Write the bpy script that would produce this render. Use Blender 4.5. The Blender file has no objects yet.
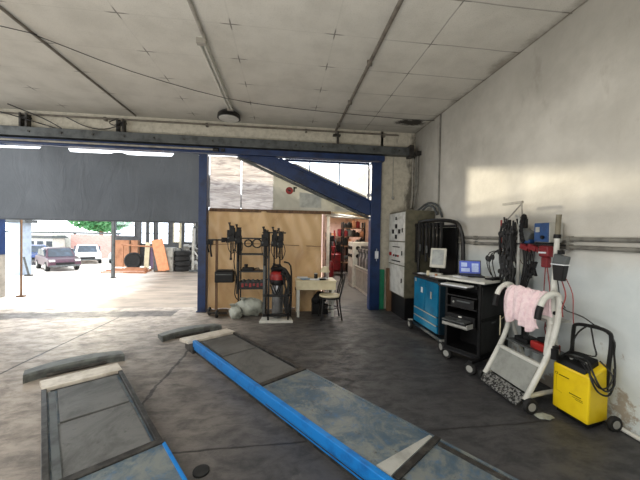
import bpy, bmesh, math, random
from mathutils import Vector, Matrix
R = math.radians
PI = math.pi
rnd = random.Random(7)
scn = bpy.context.scene
COL = scn.collection

# ------------------------------------------------------------------ materials
class G:
    def __init__(s, name):
        s.m = bpy.data.materials.new(name); s.m.use_nodes = True
        s.t = s.m.node_tree; s.t.nodes.clear()
        s.out = s.t.nodes.new('ShaderNodeOutputMaterial')
        s.co = s.t.nodes.new('ShaderNodeTexCoord')
    def n(s, typ, ins=None, **kw):
        nd = s.t.nodes.new('ShaderNode' + typ)
        for k, v in kw.items(): setattr(nd, k, v)
        for k, v in (ins or {}).items(): s.put(nd.inputs[k], v)
        return nd
    def put(s, sock, v):
        if isinstance(v, bpy.types.NodeSocket): s.t.links.new(v, sock)
        elif isinstance(v, bpy.types.Node): s.t.links.new(v.outputs[0], sock)
        else:
            if isinstance(v, tuple) and len(v) == 3 and sock.type == 'RGBA': v = v + (1,)
            sock.default_value = v
    def math(s, op, a, b=0.0, c=0.0, clamp=False):
        nd = s.n('Math', operation=op, use_clamp=clamp)
        s.put(nd.inputs[0], a); s.put(nd.inputs[1], b); s.put(nd.inputs[2], c)
        return nd.outputs[0]
    def mix(s, f, a, b, mode='MIX'):
        nd = s.n('Mix', data_type='RGBA', blend_type=mode)
        s.put(nd.inputs[0], f); s.put(nd.inputs[6], a); s.put(nd.inputs[7], b)
        return nd.outputs[2]
    def noise(s, scale=5, detail=4, rough=.6, vec=None, stretch=None, dist=0):
        v = vec or s.co.outputs['Object']
        if stretch:
            mp = s.n('Mapping', {'Scale': stretch}); s.put(mp.inputs['Vector'], v); v = mp.outputs[0]
        nd = s.n('TexNoise', {'Scale': scale, 'Detail': detail, 'Roughness': rough, 'Distortion': dist})
        s.put(nd.inputs['Vector'], v)
        return nd.outputs['Fac']
    def ramp(s, f, lo, hi):
        nd = s.n('MapRange', {'From Min': lo, 'From Max': hi}, interpolation_type='SMOOTHSTEP')
        s.put(nd.inputs['Value'], f)
        return nd.outputs[0]
    def xyz(s):
        nd = s.n('SeparateXYZ'); s.put(nd.inputs[0], s.co.outputs['Object'])
        return nd.outputs
    def bsdf(s, col, rough=.6, metal=0, bump=None, bs=.3, emit=None, es=0, spec=.5, bd=.02):
        b = s.n('BsdfPrincipled', {'Base Color': col, 'Roughness': rough, 'Metallic': metal, 'Specular IOR Level': spec})
        if bump is not None:
            bp = s.n('Bump', {'Strength': bs, 'Distance': bd}); s.put(bp.inputs['Height'], bump)
            s.put(b.inputs['Normal'], bp.outputs[0])
        if emit: s.put(b.inputs['Emission Color'], emit); b.inputs['Emission Strength'].default_value = es
        return b
    def done(s, sh):
        s.t.links.new(sh.outputs[0] if isinstance(sh, bpy.types.Node) else sh, s.out.inputs[0]); return s.m

def lin(r, g, b):
    f = lambda c: (c/255/12.92) if c/255 <= .04045 else ((c/255+.055)/1.055)**2.4
    return (f(r), f(g), f(b))

_mc = {}
def pm(name, c, c2=None, rough=.6, metal=0, scale=8, lo=.4, hi=.7, bs=.15, emit=None, es=0, stretch=None, spec=.5):
    if name in _mc: return _mc[name]
    g = G(name)
    f = g.noise(scale, stretch=stretch)
    if c2 is None: c2 = tuple(x*.72 for x in c)
    col = g.mix(g.ramp(f, lo, hi), c, c2)
    _mc[name] = g.done(g.bsdf(col, rough, metal, f, bs, emit, es, spec))
    return _mc[name]

def trans_mat(name, c, c2, tr=.5, scale=4, bs=.5, stretch=None, rough=.35, gl=.1, lo=.4, hi=.65):
    g = G(name)
    f = g.noise(scale, 5, .6, stretch=stretch, dist=1.5)
    col = g.mix(g.ramp(f, lo, hi), c, c2)
    bp = g.n('Bump', {'Strength': bs, 'Distance': .05}); g.put(bp.inputs['Height'], f)
    d = g.bsdf(col, rough); g.put(d.inputs['Normal'], bp.outputs[0])
    t = g.n('BsdfTranslucent', {'Color': col}); g.put(t.inputs['Normal'], bp.outputs[0])
    mx = g.n('MixShader', {0: tr}); g.put(mx.inputs[1], d.outputs[0]); g.put(mx.inputs[2], t.outputs[0])
    return g.done(mx)

def glass_mat(name, tint=(.95, .97, 1), mixf=.08):
    g = G(name)
    t = g.n('BsdfTransparent', {'Color': tint})
    gl = g.n('BsdfGlossy', {'Color': (1, 1, 1), 'Roughness': .05})
    mx = g.n('MixShader', {0: mixf}); g.put(mx.inputs[1], t.outputs[0]); g.put(mx.inputs[2], gl.outputs[0])
    return g.done(mx)

# --- floor: trowelled concrete, pale by the gate, darker to the right
def floor_mat():
    g = G('worn_concrete_floor')
    x, y, z = g.xyz()[:3]
    big = g.noise(.9, 5, .6)
    med = g.noise(4, 8, .72, stretch=(1, 1.7, 1), dist=.35)
    fine = g.noise(30, 6, .7, stretch=(1, 2.0, 1))
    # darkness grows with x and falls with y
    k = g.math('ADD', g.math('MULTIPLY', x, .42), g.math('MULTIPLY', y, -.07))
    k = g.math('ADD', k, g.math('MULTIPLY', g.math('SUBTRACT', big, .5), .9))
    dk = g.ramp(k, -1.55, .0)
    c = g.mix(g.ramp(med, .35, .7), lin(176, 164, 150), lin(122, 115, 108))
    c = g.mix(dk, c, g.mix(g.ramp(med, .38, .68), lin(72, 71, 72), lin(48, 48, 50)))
    patch = g.ramp(g.noise(2.3, 6, .7, dist=1.2), .62, .74)
    c = g.mix(g.math('MULTIPLY', patch, .35), c, lin(120, 118, 114))
    stain = g.ramp(g.noise(1.7, 5, .7, dist=.6, stretch=(1.3, 1, 1)), .56, .7)
    c = g.mix(g.math('MULTIPLY', stain, .45), c, lin(40, 38, 38))
    # joints and cracks: thin dark lines
    def line(a, b, w, wob, t0=None):
        nonlocal c
        dx, dy = b[0]-a[0], b[1]-a[1]; L = math.hypot(dx, dy); nx, ny = -dy/L, dx/L
        wv = g.math('MULTIPLY', g.math('SUBTRACT', g.noise(3, 4, .7), .5), wob)
        d = g.math('ADD', g.math('MULTIPLY', x, nx), g.math('MULTIPLY', y, ny))
        d = g.math('ADD', g.math('SUBTRACT', d, a[0]*nx+a[1]*ny), wv)
        f = g.math('SUBTRACT', 1.0, g.ramp(g.math('ABSOLUTE', d), w*.4, w))
        t = g.math('SUBTRACT', g.math('ADD', g.math('MULTIPLY', x, dx/L), g.math('MULTIPLY', y, dy/L)), (a[0]*dx+a[1]*dy)/L)
        f = g.math('MULTIPLY', f, g.math('MULTIPLY', g.math('GREATER_THAN', t, 0.0), g.math('LESS_THAN', t, L)))
        c = g.mix(g.math('MULTIPLY', f, .8), c, lin(30, 28, 27))
    line((-2.95, 2.2), (-2.86, 5.6), .02, .04)
    line((-1.21, 2.6), (-1.195, 4.05), .022, .12)
    line((-8, 5.72), (-2.0, 5.84), .30, .5)
    line((-1.2, 2.1), (2.2, 2.2), .012, .05)
    h = g.math('ADD', g.math('MULTIPLY', med, .6), g.math('MULTIPLY', fine, .4))
    ro = g.math('ADD', .36, g.math('MULTIPLY', g.ramp(med, .3, .7), .3))
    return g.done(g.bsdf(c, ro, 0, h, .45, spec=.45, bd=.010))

def ceiling_mat():
    g = G('ceiling_tiles')
    x, y, z = g.xyz()[:3]
    wx = g.math('MULTIPLY', g.math('SUBTRACT', g.noise(1.5), .5), .03)
    fx = g.math('PINGPONG', g.math('ADD', g.math('ADD', x, -.505+20*1.09), wx), .545)
    fy = g.math('PINGPONG', g.math('ADD', g.math('ADD', y, -3.21+20*.62), wx), .31)
    lx = g.math('SUBTRACT', 1.0, g.ramp(fx, .003, .011)); ly = g.math('SUBTRACT', 1.0, g.ramp(fy, .003, .011))
    near = g.math('MULTIPLY', g.math('SUBTRACT', 1.0, g.ramp(fx, .05, .14)), g.math('SUBTRACT', 1.0, g.ramp(fy, .04, .12)))
    right = g.ramp(x, .7, 1.6)
    base = g.math('ADD', .10, g.math('MULTIPLY', right, .5))
    ln = g.math('MULTIPLY', g.math('MAXIMUM', lx, ly), g.math('MAXIMUM', base, near))
    f = g.noise(2.2, 5, .6); sp = g.noise(90, 3, .7)
    c = g.mix(g.ramp(f, .35, .75), lin(208, 205, 196), lin(192, 189, 180))
    c = g.mix(g.math('MULTIPLY', g.ramp(sp, .5, .75), .3), c, lin(120, 118, 110))
    c = g.mix(g.math('MULTIPLY', ln, .75), c, lin(70, 66, 60))
    # dark mould at the corner over the control cabinet
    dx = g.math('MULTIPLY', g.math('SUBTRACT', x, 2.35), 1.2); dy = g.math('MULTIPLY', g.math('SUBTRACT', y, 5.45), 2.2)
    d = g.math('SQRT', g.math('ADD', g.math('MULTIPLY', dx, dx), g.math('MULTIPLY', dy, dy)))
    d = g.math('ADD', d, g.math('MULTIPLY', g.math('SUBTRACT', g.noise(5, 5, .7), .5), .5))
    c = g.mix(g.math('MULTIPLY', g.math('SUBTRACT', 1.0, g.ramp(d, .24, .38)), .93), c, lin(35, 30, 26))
    # browner along the right wall, darker towards the back wall
    e = g.math('ADD', g.math('SUBTRACT', 2.7, x), g.math('MULTIPLY', g.math('SUBTRACT', g.noise(2.6, 5, .7), .5), .5))
    c = g.mix(g.math('MULTIPLY', g.math('SUBTRACT', 1.0, g.ramp(e, -.02, .12)), .5), c, lin(110, 100, 84))
    e2 = g.math('SUBTRACT', 5.98, y)
    c = g.mix(g.math('MULTIPLY', g.math('SUBTRACT', 1.0, g.ramp(e2, 0, .6)), .25), c, lin(90, 86, 78))
    return g.done(g.bsdf(c, .85, 0, g.math('SUBTRACT', sp, ln), .25, spec=.2, bd=.01))

def rightwall_mat():
    g = G('painted_plaster_right_wall')
    x, y, z = g.xyz()[:3]
    f = g.noise(1.2, 5, .6); md = g.noise(7, 6, .7); st = g.noise(2.5, 6, .7, stretch=(1, 1, .35))
    up = g.mix(g.ramp(f, .35, .7), lin(212, 208, 198), lin(192, 188, 178))
    lo = g.mix(g.ramp(f, .35, .7), lin(218, 224, 223), lin(200, 208, 208))
    edge = g.math('ADD', z, g.math('MULTIPLY', g.math('SUBTRACT', md, .5), .12))
    c = g.mix(g.ramp(edge, 1.15, 1.5), lo, up)
    c = g.mix(g.math('MULTIPLY', g.ramp(st, .6, .72), .3), c, lin(140, 130, 116))
    peel = g.math('SUBTRACT', g.noise(6, 6, .75), g.math('MULTIPLY', z, .35))
    c = g.mix(g.math('MULTIPLY', g.ramp(peel, .42, .52), .75), c, lin(150, 132, 108))
    # darker towards the back corner and up high
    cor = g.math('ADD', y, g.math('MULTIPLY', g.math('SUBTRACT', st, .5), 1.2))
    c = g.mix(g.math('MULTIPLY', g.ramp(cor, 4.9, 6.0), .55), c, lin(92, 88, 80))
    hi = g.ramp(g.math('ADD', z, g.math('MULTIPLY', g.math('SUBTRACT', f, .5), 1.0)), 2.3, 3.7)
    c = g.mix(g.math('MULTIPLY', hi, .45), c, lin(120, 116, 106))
    return g.done(g.bsdf(c, .7, 0, md, .25, spec=.25))

def backwall_mat():
    g = G('stained_plaster_back_wall')
    x, y, z = g.xyz()[:3]
    f = g.noise(3, 6, .7, stretch=(1, 1, .4)); md = g.noise(9, 6, .7)
    c = g.mix(g.ramp(md, .4, .7), lin(206, 200, 184), lin(180, 174, 158))
    dark = g.ramp(g.math('ADD', g.math('MULTIPLY', g.ramp(x, 2.2, 2.65), .2), f), .60, .78)
    c = g.mix(g.math('MULTIPLY', dark, .8), c, lin(66, 62, 56))
    return g.done(g.bsdf(c, .8, 0, md, .3, spec=.2))

def ramp_mat(name, plate):
    # worn blue paint over grey steel; plate = dark turntable cover
    g = G(name)
    a = g.noise(2.6, 6, .7, dist=.8); b = g.noise(14, 6, .75); c3 = g.noise(40, 4, .7)
    if plate:
        c = g.mix(g.ramp(a, .35, .65), lin(74, 74, 72), lin(106, 106, 104))
        c = g.mix(g.math('MULTIPLY', g.ramp(b, .55, .7), .4), c, lin(38, 37, 36))
        ro = .5
    else:
        c = g.mix(g.ramp(a, .4, .6), lin(118, 123, 120), lin(72, 90, 104))
        c = g.mix(g.math('MULTIPLY', g.ramp(b, .5, .72), .55), c, lin(40, 98, 146))
        c = g.mix(g.math('MULTIPLY', g.ramp(g.noise(3.4, 6, .75, dist=.4), .5, .66), .5), c, lin(146, 148, 136))
        c = g.mix(g.math('MULTIPLY', g.ramp(g.noise(9, 6, .8), .6, .68), .7), c, lin(62, 48, 40))
        ro = .42
    return g.done(g.bsdf(c, ro, .2, c3, .25, spec=.5, bd=.006))

M_floor = floor_mat(); M_ceil = ceiling_mat(); M_rw = rightwall_mat(); M_bw = backwall_mat()
M_plain = pm('grey_plaster', lin(150, 146, 138))
M_yard = pm('sunlit_yard_concrete', lin(232, 224, 214), lin(212, 202, 190), .8, scale=2)
M_annexfloor = M_yard
M_worn = ramp_mat('worn_blue_deck_plate', False); M_plate = ramp_mat('dark_steel_plate', True)
M_liftblue = pm('bright_blue_enamel', lin(18, 116, 190), lin(14, 84, 150), .4, scale=6, lo=.5, hi=.75)
M_strip = pm('bare_steel_strip', lin(206, 198, 184), lin(176, 166, 152), .5, .0, scale=10)
M_flap = pm('dark_rubbed_steel', lin(104, 108, 104), lin(78, 80, 78), .6, .2, scale=9)
M_frame = pm('oily_steel_frame', lin(54, 52, 50), lin(84, 82, 78), .4, .5, scale=12)
M_navy = pm('navy_blue_gate_paint', lin(22, 48, 92), lin(14, 34, 68), .4, scale=5)
M_grey = pm('grey_painted_steel', lin(92, 96, 96), lin(66, 68, 68), .5, .3, scale=8)
M_lgrey = pm('pale_grey_metal', lin(176, 176, 170), lin(150, 150, 144), .45, .2, scale=8)
M_white = pm('off_white_paint', lin(214, 214, 206), lin(190, 190, 182), .45, scale=7)
M_cream = pm('cream_laminate', lin(224, 214, 182), lin(206, 194, 160), .5, scale=5)
M_black = pm('black_plastic', lin(17, 17, 18), lin(10, 10, 11), .5, scale=9, spec=.3)
M_blackm = pm('black_steel_tube', lin(20, 20, 21), lin(30, 29, 28), .4, .2, scale=9)
M_rubber = pm('black_rubber', lin(24, 24, 24), lin(34, 34, 33), .75, scale=14)
M_cable = pm('black_cable', lin(22, 22, 23), lin(30, 30, 30), .55, scale=20)
M_red = pm('red_enamel', lin(158, 32, 28), lin(112, 22, 22), .4, scale=8)
M_dred = pm('dark_red_enamel', lin(118, 22, 30), lin(86, 16, 22), .4, scale=8)
M_redcable = pm('red_cable', lin(150, 62, 60), lin(120, 50, 50), .6)
M_yellow = pm('yellow_enamel', lin(240, 208, 22), lin(226, 190, 14), .38, scale=5, bs=.05)
M_teal = pm('teal_blue_enamel', lin(6, 112, 152), lin(4, 92, 130), .6, scale=4, bs=.05, spec=.2)
M_dteal = pm('dark_blue_side_panel', lin(22, 44, 56), lin(14, 30, 40), .4, scale=4, bs=.05)
M_pink = pm('pale_pink_terry_cloth', lin(246, 224, 226), lin(232, 204, 210), .95, scale=30, bs=.6)
M_beige = pm('beige_monitor_plastic', lin(206, 204, 192), lin(190, 188, 176), .5)
M_wood = pm('brown_wood', lin(112, 84, 60), lin(82, 60, 42), .7, scale=4, stretch=(6, 6, 1))
M_green = pm('green_painted_board', lin(24, 128, 92), lin(18, 104, 74), .6)
M_chrome = pm('dull_chrome', lin(170, 172, 174), lin(120, 122, 124), .35, .8)
M_orange = pm('orange_board', lin(186, 132, 98), lin(150, 100, 70), .7, scale=3)
M_sack = pm('dirty_white_plastic_sack', lin(172, 176, 166), lin(128, 132, 124), .5, scale=7, bs=.9, lo=.4, hi=.7)
M_brass = pm('ceiling_pipe_grey', lin(120, 114, 104), lin(90, 84, 76), .55, .2)
M_pipe = pm('dusty_white_conduit', lin(160, 156, 146), lin(130, 126, 118), .55)
M_dpipe = pm('dusty_grey_conduit', lin(128, 126, 118), lin(98, 96, 90), .5)
M_tube = pm('unlit_lamp_tube', lin(196, 194, 184), lin(180, 178, 168), .3)
M_lampface = pm('lamp_diffuser', lin(206, 206, 200), lin(190, 190, 184), .4)
M_glass = glass_mat('window_glass')
M_darkglass = pm('dark_glass', lin(40, 50, 60), lin(60, 76, 92), .1, 0, scale=2)
M_paper = pm('white_paper', lin(226, 228, 230), lin(206, 212, 218), .7, scale=5)
M_bluepaper = pm('blue_magazine', lin(70, 120, 170), lin(160, 190, 210), .5, scale=18)
M_boxblue = pm('blue_box_front', lin(36, 74, 124), lin(28, 56, 98), .45)
M_brick = None
def brick():
    g = G('pink_brick')
    b = g.n('TexBrick', {'Color1': lin(206, 160, 152), 'Color2': lin(190, 142, 134), 'Mortar': lin(200, 180, 168), 'Scale': 3.0})
    mp = g.n('Mapping', {'Rotation': (R(90), 0, 0)}); g.put(mp.inputs[0], g.co.outputs['Object']); g.put(b.inputs['Vector'], mp.outputs[0])
    return g.done(g.bsdf(b.outputs[0], .85))
M_brick = brick()
M_tarpdark = trans_mat('dark_grey_tarp', lin(84, 88, 94), lin(72, 76, 82), .12, 1.2, .25, gl=0)
def tarp_dark():
    g = G('dark_grey_tarp_streaked')
    x, y, z = g.xyz()[:3]
    f = g.noise(1.4, 4, .6); wr = g.noise(3, 5, .6, stretch=(1, 1, .4), dist=1)
    c = g.mix(g.ramp(f, .3, .8), lin(90, 96, 104), lin(78, 84, 91))
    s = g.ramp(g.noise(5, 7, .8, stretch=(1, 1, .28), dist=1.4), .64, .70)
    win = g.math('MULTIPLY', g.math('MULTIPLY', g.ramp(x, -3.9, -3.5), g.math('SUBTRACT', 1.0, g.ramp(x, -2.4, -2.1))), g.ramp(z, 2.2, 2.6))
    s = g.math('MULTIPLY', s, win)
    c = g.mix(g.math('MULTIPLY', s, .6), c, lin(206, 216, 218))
    bp = g.n('Bump', {'Strength': .4, 'Distance': .05}); g.put(bp.inputs['Height'], wr)
    d = g.bsdf(c, .5); g.put(d.inputs['Normal'], bp.outputs[0])
    t = g.n('BsdfTranslucent', {'Color': c})
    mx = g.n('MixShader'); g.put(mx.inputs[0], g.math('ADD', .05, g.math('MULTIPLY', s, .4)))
    g.put(mx.inputs[1], d.outputs[0]); g.put(mx.inputs[2], t.outputs[0])
    return g.done(mx)
M_tarpdark = tarp_dark()
M_tarp = trans_mat('beige_canvas_tarp', lin(204, 172, 128), lin(184, 150, 108), .12, 1.3, .5, stretch=(1, 1, .6))
M_sheet = trans_mat('crinkled_clear_plastic', lin(196, 190, 186), lin(150, 142, 140), .5, 3, .9, stretch=(.5, 1, 3))
M_panel = trans_mat('milky_plastic_panel', lin(206, 204, 194), lin(190, 188, 176), .42, 1.5, .1)
M_leaf = trans_mat('green_leaves', lin(110, 170, 120), lin(80, 144, 96), .3, 5, .1)  # green lightened to carry the sunny haze over the yard
M_screen = pm('laptop_screen', lin(90, 110, 200), lin(60, 70, 150), .2, emit=lin(80, 90, 170), es=.25)
M_icon = pm('screen_windows', lin(190, 206, 240), lin(150, 170, 220), .2, emit=lin(180, 196, 240), es=.15)

# ------------------------------------------------------------------ mesh builder
class MB:
    def __init__(s): s.bm = bmesh.new()
    def _add(s, vs, fs):
        v = [s.bm.verts.new(p) for p in vs]
        for f in fs:
            try: s.bm.faces.new([v[i] for i in f])
            except ValueError: pass
        return s
    def box(s, x0, x1, y0, y1, z0, z1, rot=0, piv=None, tilt=None):
        vs = [Vector(p) for p in ((x0,y0,z0),(x1,y0,z0),(x1,y1,z0),(x0,y1,z0),(x0,y0,z1),(x1,y0,z1),(x1,y1,z1),(x0,y1,z1))]
        if rot or tilt:
            c = Vector(piv) if piv else Vector(((x0+x1)/2, (y0+y1)/2, (z0+z1)/2))
            m = Matrix.Rotation(rot, 3, 'Z')
            if tilt: m = m @ Matrix.Rotation(tilt[1], 3, tilt[0])
            vs = [m @ (v-c) + c for v in vs]
        return s._add(vs, [(3,2,1,0),(4,5,6,7),(0,1,5,4),(1,2,6,5),(2,3,7,6),(3,0,4,7)])
    def ring(s, c, ax, r, seg, r2=None):
        ax = Vector(ax).normalized(); u = ax.orthogonal().normalized(); w = ax.cross(u)
        return [Vector(c) + u*math.cos(2*PI*i/seg)*r + w*math.sin(2*PI*i/seg)*(r2 or r) for i in range(seg)]
    def cyl(s, p0, p1, r, r2=None, seg=14):
        p0, p1 = Vector(p0), Vector(p1); ax = p1-p0
        a = s.ring(p0, ax, r, seg); b = s.ring(p1, ax, r if r2 is None else max(r2, 1e-4), seg)
        return s._add(a+b, [tuple(range(seg))[::-1], tuple(range(seg, 2*seg))] + [(i,(i+1)%seg,seg+(i+1)%seg,seg+i) for i in range(seg)])
    def tube(s, pts, r, seg=8, smooth=3, closed=False):
        P = [Vector(p) for p in pts]
        if smooth > 1 and len(P) > 2:
            Q = []
            for i in range(len(P)-1):
                a = P[i-1] if i else P[0]; b = P[i]; c = P[i+1]; d = P[i+2] if i+2 < len(P) else P[-1]
                for k in range(smooth):
                    t = k/smooth
                    Q.append(.5*((2*b)+(c-a)*t+(2*a-5*b+4*c-d)*t*t+(3*b-a-3*c+d)*t**3))
            Q.append(P[-1]); P = Q
        rings = []; u = None
        for i, p in enumerate(P):
            ax = (P[min(i+1, len(P)-1)]-P[max(i-1, 0)])
            if ax.length < 1e-6: ax = Vector((0,0,1))
            ax.normalize()
            if u is None: u = ax.orthogonal()
            u = u - ax*u.dot(ax)
            if u.length < 1e-5: u = ax.orthogonal()
            u.normalize(); w = ax.cross(u)
            rr = r[min(int(i*len(r)/len(P)), len(r)-1)] if isinstance(r, (list, tuple)) else r
            rings += [p + u*math.cos(2*PI*k/seg)*rr + w*math.sin(2*PI*k/seg)*rr for k in range(seg)]
        n = len(P)
        fs = [(i*seg+k, i*seg+(k+1)%seg, (i+1)*seg+(k+1)%seg, (i+1)*seg+k) for i in range(n-1) for k in range(seg)]
        fs += [tuple(range(seg))[::-1], tuple(range((n-1)*seg, n*seg))]
        return s._add(rings, fs)
    def lathe(s, prof, c=(0,0,0), ax='Z', seg=20):
        c = Vector(c); vs = []
        for (r, h) in prof:
            for i in range(seg):
                a = 2*PI*i/seg; x, y = math.cos(a)*max(r, 1e-4), math.sin(a)*max(r, 1e-4)
                vs.append(c + Vector({'Z': (x, y, h), 'Y': (x, h, y), 'X': (h, x, y)}[ax]))
        n = len(prof)
        fs = [(i*seg+k, i*seg+(k+1)%seg, (i+1)*seg+(k+1)%seg, (i+1)*seg+k) for i in range(n-1) for k in range(seg)]
        fs += [tuple(range(seg))[::-1], tuple(range((n-1)*seg, n*seg))]
        return s._add(vs, fs)
    def sph(s, c, r, sc=(1,1,1), seg=12, jit=0, rg=None):
        vs = []; n = seg//2
        for j in range(n+1):
            t = PI*j/n
            for i in range(seg):
                a = 2*PI*i/seg; k = r*(1+(rg.uniform(-jit, jit) if rg and 0 < j < n else 0))
                vs.append((c[0]+k*sc[0]*math.sin(t)*math.cos(a), c[1]+k*sc[1]*math.sin(t)*math.sin(a), c[2]+k*sc[2]*math.cos(t)))
        fs = [(j*seg+i, (j+1)*seg+i, (j+1)*seg+(i+1)%seg, j*seg+(i+1)%seg) for j in range(n) for i in range(seg)]
        s._add(vs, fs); bmesh.ops.remove_doubles(s.bm, verts=s.bm.verts[-len(vs):] if False else [v for v in s.bm.verts if (v.co-Vector(c)).length < r*max(sc)*.001+abs(r)*3], dist=1e-5) if False else None
        return s
    def prism(s, poly, lo, hi, ax='Y'):
        f = {'Y': lambda p, h: (p[0], h, p[1]), 'X': lambda p, h: (h, p[0], p[1]), 'Z': lambda p, h: (p[0], p[1], h)}[ax]
        n = len(poly)
        return s._add([f(p, lo) for p in poly]+[f(p, hi) for p in poly],
                      [tuple(range(n))[::-1], tuple(range(n, 2*n))]+[(i,(i+1)%n,n+(i+1)%n,n+i) for i in range(n)])
    def grid(s, fn, nu, nv):
        vs = [fn(i/nu, j/nv) for j in range(nv+1) for i in range(nu+1)]
        return s._add(vs, [(j*(nu+1)+i, j*(nu+1)+i+1, (j+1)*(nu+1)+i+1, (j+1)*(nu+1)+i) for j in range(nv) for i in range(nu)])
    def hexa(s, bot, top):   # 4 bottom points, 4 top points
        return s._add(list(bot)+list(top), [(3,2,1,0),(4,5,6,7),(0,1,5,4),(1,2,6,5),(2,3,7,6),(3,0,4,7)])
    def build(s, name, mat, parent=None, bevel=0, smooth=False, thick=0, world=False, sub=0):
        bm = s.bm
        bmesh.ops.remove_doubles(bm, verts=bm.verts, dist=1e-6)
        bmesh.ops.recalc_face_normals(bm, faces=bm.faces)
        loc = Vector((0, 0, 0))
        if parent is None:
            xs = [v.co for v in bm.verts]
            loc = Vector(((min(v.x for v in xs)+max(v.x for v in xs))/2, (min(v.y for v in xs)+max(v.y for v in xs))/2, min(v.z for v in xs)))
            if name.startswith('floor_') or name in ('floor', 'ceiling') or name.startswith('wall_') or name == 'roll_up_tarp': loc = Vector((0, 0, 0))
            bmesh.ops.translate(bm, verts=bm.verts, vec=-loc)
        elif world:
            p = parent; mt = Matrix.Identity(4)
            while p: mt = (Matrix.Translation(p.location) @ Matrix.Rotation(p.rotation_euler.z, 4, 'Z')) @ mt; p = p.parent
            bmesh.ops.transform(bm, matrix=mt.inverted(), verts=bm.verts)
        me = bpy.data.meshes.new(name); bm.to_mesh(me); bm.free()
        me.materials.append(mat)
        if smooth:
            for f in me.polygons: f.use_smooth = True
            try: me.set_sharp_from_angle(angle=R(40))
            except Exception: pass
        o = bpy.data.objects.new(name, me); COL.objects.link(o)
        o.location = loc
        if parent: o.parent = parent
        if thick:
            md = o.modifiers.new('solid', 'SOLIDIFY'); md.thickness = thick
        if bevel:
            md = o.modifiers.new('bevel', 'BEVEL'); md.width = bevel; md.segments = 2; md.limit_method = 'ANGLE'; md.angle_limit = R(40)
        if sub:
            md = o.modifiers.new('sub', 'SUBSURF'); md.levels = sub; md.render_levels = sub
        return o

def tag(o, label=None, cat=None, group=None, kind=None):
    if label: o['label'] = label
    if cat: o['category'] = cat
    if group: o['group'] = group
    if kind: o['kind'] = kind
    return o
def thing(name, label, cat, loc=(0,0,0), rz=0, group=None):
    o = bpy.data.objects.new(name, None); COL.objects.link(o); o.empty_display_size = .1
    o.location = loc; o.rotation_euler = (0, 0, rz)
    return tag(o, label, cat, group)
def struct(o): o['kind'] = 'structure'; return o
def kids(o): return [c for c in COL.objects if c.parent == o]
def dup(o, loc=None, rz=None, label=None, parent=None):
    c = o.copy(); COL.objects.link(c)
    if parent: c.parent = parent
    if loc is not None: c.location = loc
    if rz is not None: c.rotation_euler = (0, 0, rz)
    if label: c['label'] = label
    for k in kids(o): dup(k, parent=c)
    return c
def labels(o, t): o['label'] = t; return o

# ================================================================== SETTING
XR, YB, ZC = 2.7, 6.0, 3.665
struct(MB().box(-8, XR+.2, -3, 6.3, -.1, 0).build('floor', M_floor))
struct(MB().box(-8.2, XR+.2, -3.2, 6.3, ZC, ZC+.1).build('ceiling', M_ceil))
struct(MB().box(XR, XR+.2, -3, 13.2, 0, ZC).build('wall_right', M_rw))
b = MB(); b.box(-8, 2.0, YB, YB+.25, 3.12, ZC); b.box(1.95, XR, YB, YB+.25, 0, ZC)
struct(b.build('wall_back', M_bw))
struct(MB().box(-8.2, -8, -3, 6.3, 0, ZC).build('wall_left', M_plain))
struct(MB().box(-8, XR, -3.2, -3, 0, ZC).build('wall_front', M_plain))

# yard ground beyond the gate
b = MB()
b.grid(lambda u, v: (-45+39.6*u, [6.3, 12.0, 18.0, 60.0][round(v*3)], [0, 0, -1.0, -1.0][round(v*3)]-.004), 1, 3)
o = struct(b.build('floor_yard', M_yard))
struct(MB().box(.87, XR, 6.3, 12.6, -.004, .0).build('floor_workshop', pm('workshop_concrete', lin(112, 110, 108), lin(84, 82, 82), .7, scale=2)))
def annexfloor():
    g = G('annex_concrete_sun_to_shade')
    x, y, z = g.xyz()[:3]
    f = g.noise(2, 6, .65, stretch=(.5, 1.6, 1))
    c = g.mix(g.ramp(f, .35, .7), lin(150, 138, 124), lin(112, 103, 94))
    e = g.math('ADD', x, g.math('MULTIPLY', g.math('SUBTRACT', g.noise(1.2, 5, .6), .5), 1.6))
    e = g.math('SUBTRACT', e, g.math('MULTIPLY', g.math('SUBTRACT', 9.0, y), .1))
    c = g.mix(g.ramp(e, -5.0, -3.6), lin(228, 220, 210), c)  # bright sun and its edge to shade painted into the floor colour
    return g.done(g.bsdf(c, .6, 0, f, .3))
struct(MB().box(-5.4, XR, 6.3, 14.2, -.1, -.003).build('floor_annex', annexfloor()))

# gate: posts, lintel, rail
b = MB(); b.box(-1.62, -1.47, 5.88, 6.05, 0, 3.0); b.box(-1.64, -1.45, 5.86, 6.07, 0, .02)
o = b.build('gate_post', M_navy, bevel=.006); tag(o, 'blue steel gate post between the dark curtain and the beige tarp', 'post')
t = thing('gate_post', 'blue steel gate post beside the green board and grey control cabinet', 'post', (1.84, 5.95, 0))
MB().box(1.73, 1.94, 5.87, 6.03, 0, 3.0).build('post_body', M_navy, t, bevel=.006, world=True)
b = MB(); b.box(1.86, 1.865, 5.855, 5.87, 1.0, 1.25); b.box(1.83, 1.90, 5.86, 5.872, 1.05, 1.2)
labels(b.build('notice', M_paper, t, world=True), 'small pale notice stuck on post')
b = MB(); b.box(-8, 1.99, 5.86, 6.04, 3.02, 3.13)
for x in (-1.5, 1.9): b.box(x-.09, x+.09, 5.845, 5.87, 3.03, 3.12)
tag(b.build('gate_lintel', M_navy, bevel=.005), 'long blue steel lintel across the top of the gate', 'beam')
t = thing('sliding_rail', 'grey steel door rail running above the blue lintel', 'rail', (-2.7, 5.9, 3.14))
MB().box(-8, 2.58, 5.84, 6.0, 3.16, 3.32).build('rail_channel', M_grey, t, bevel=.006, world=True)
b = MB()
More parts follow.
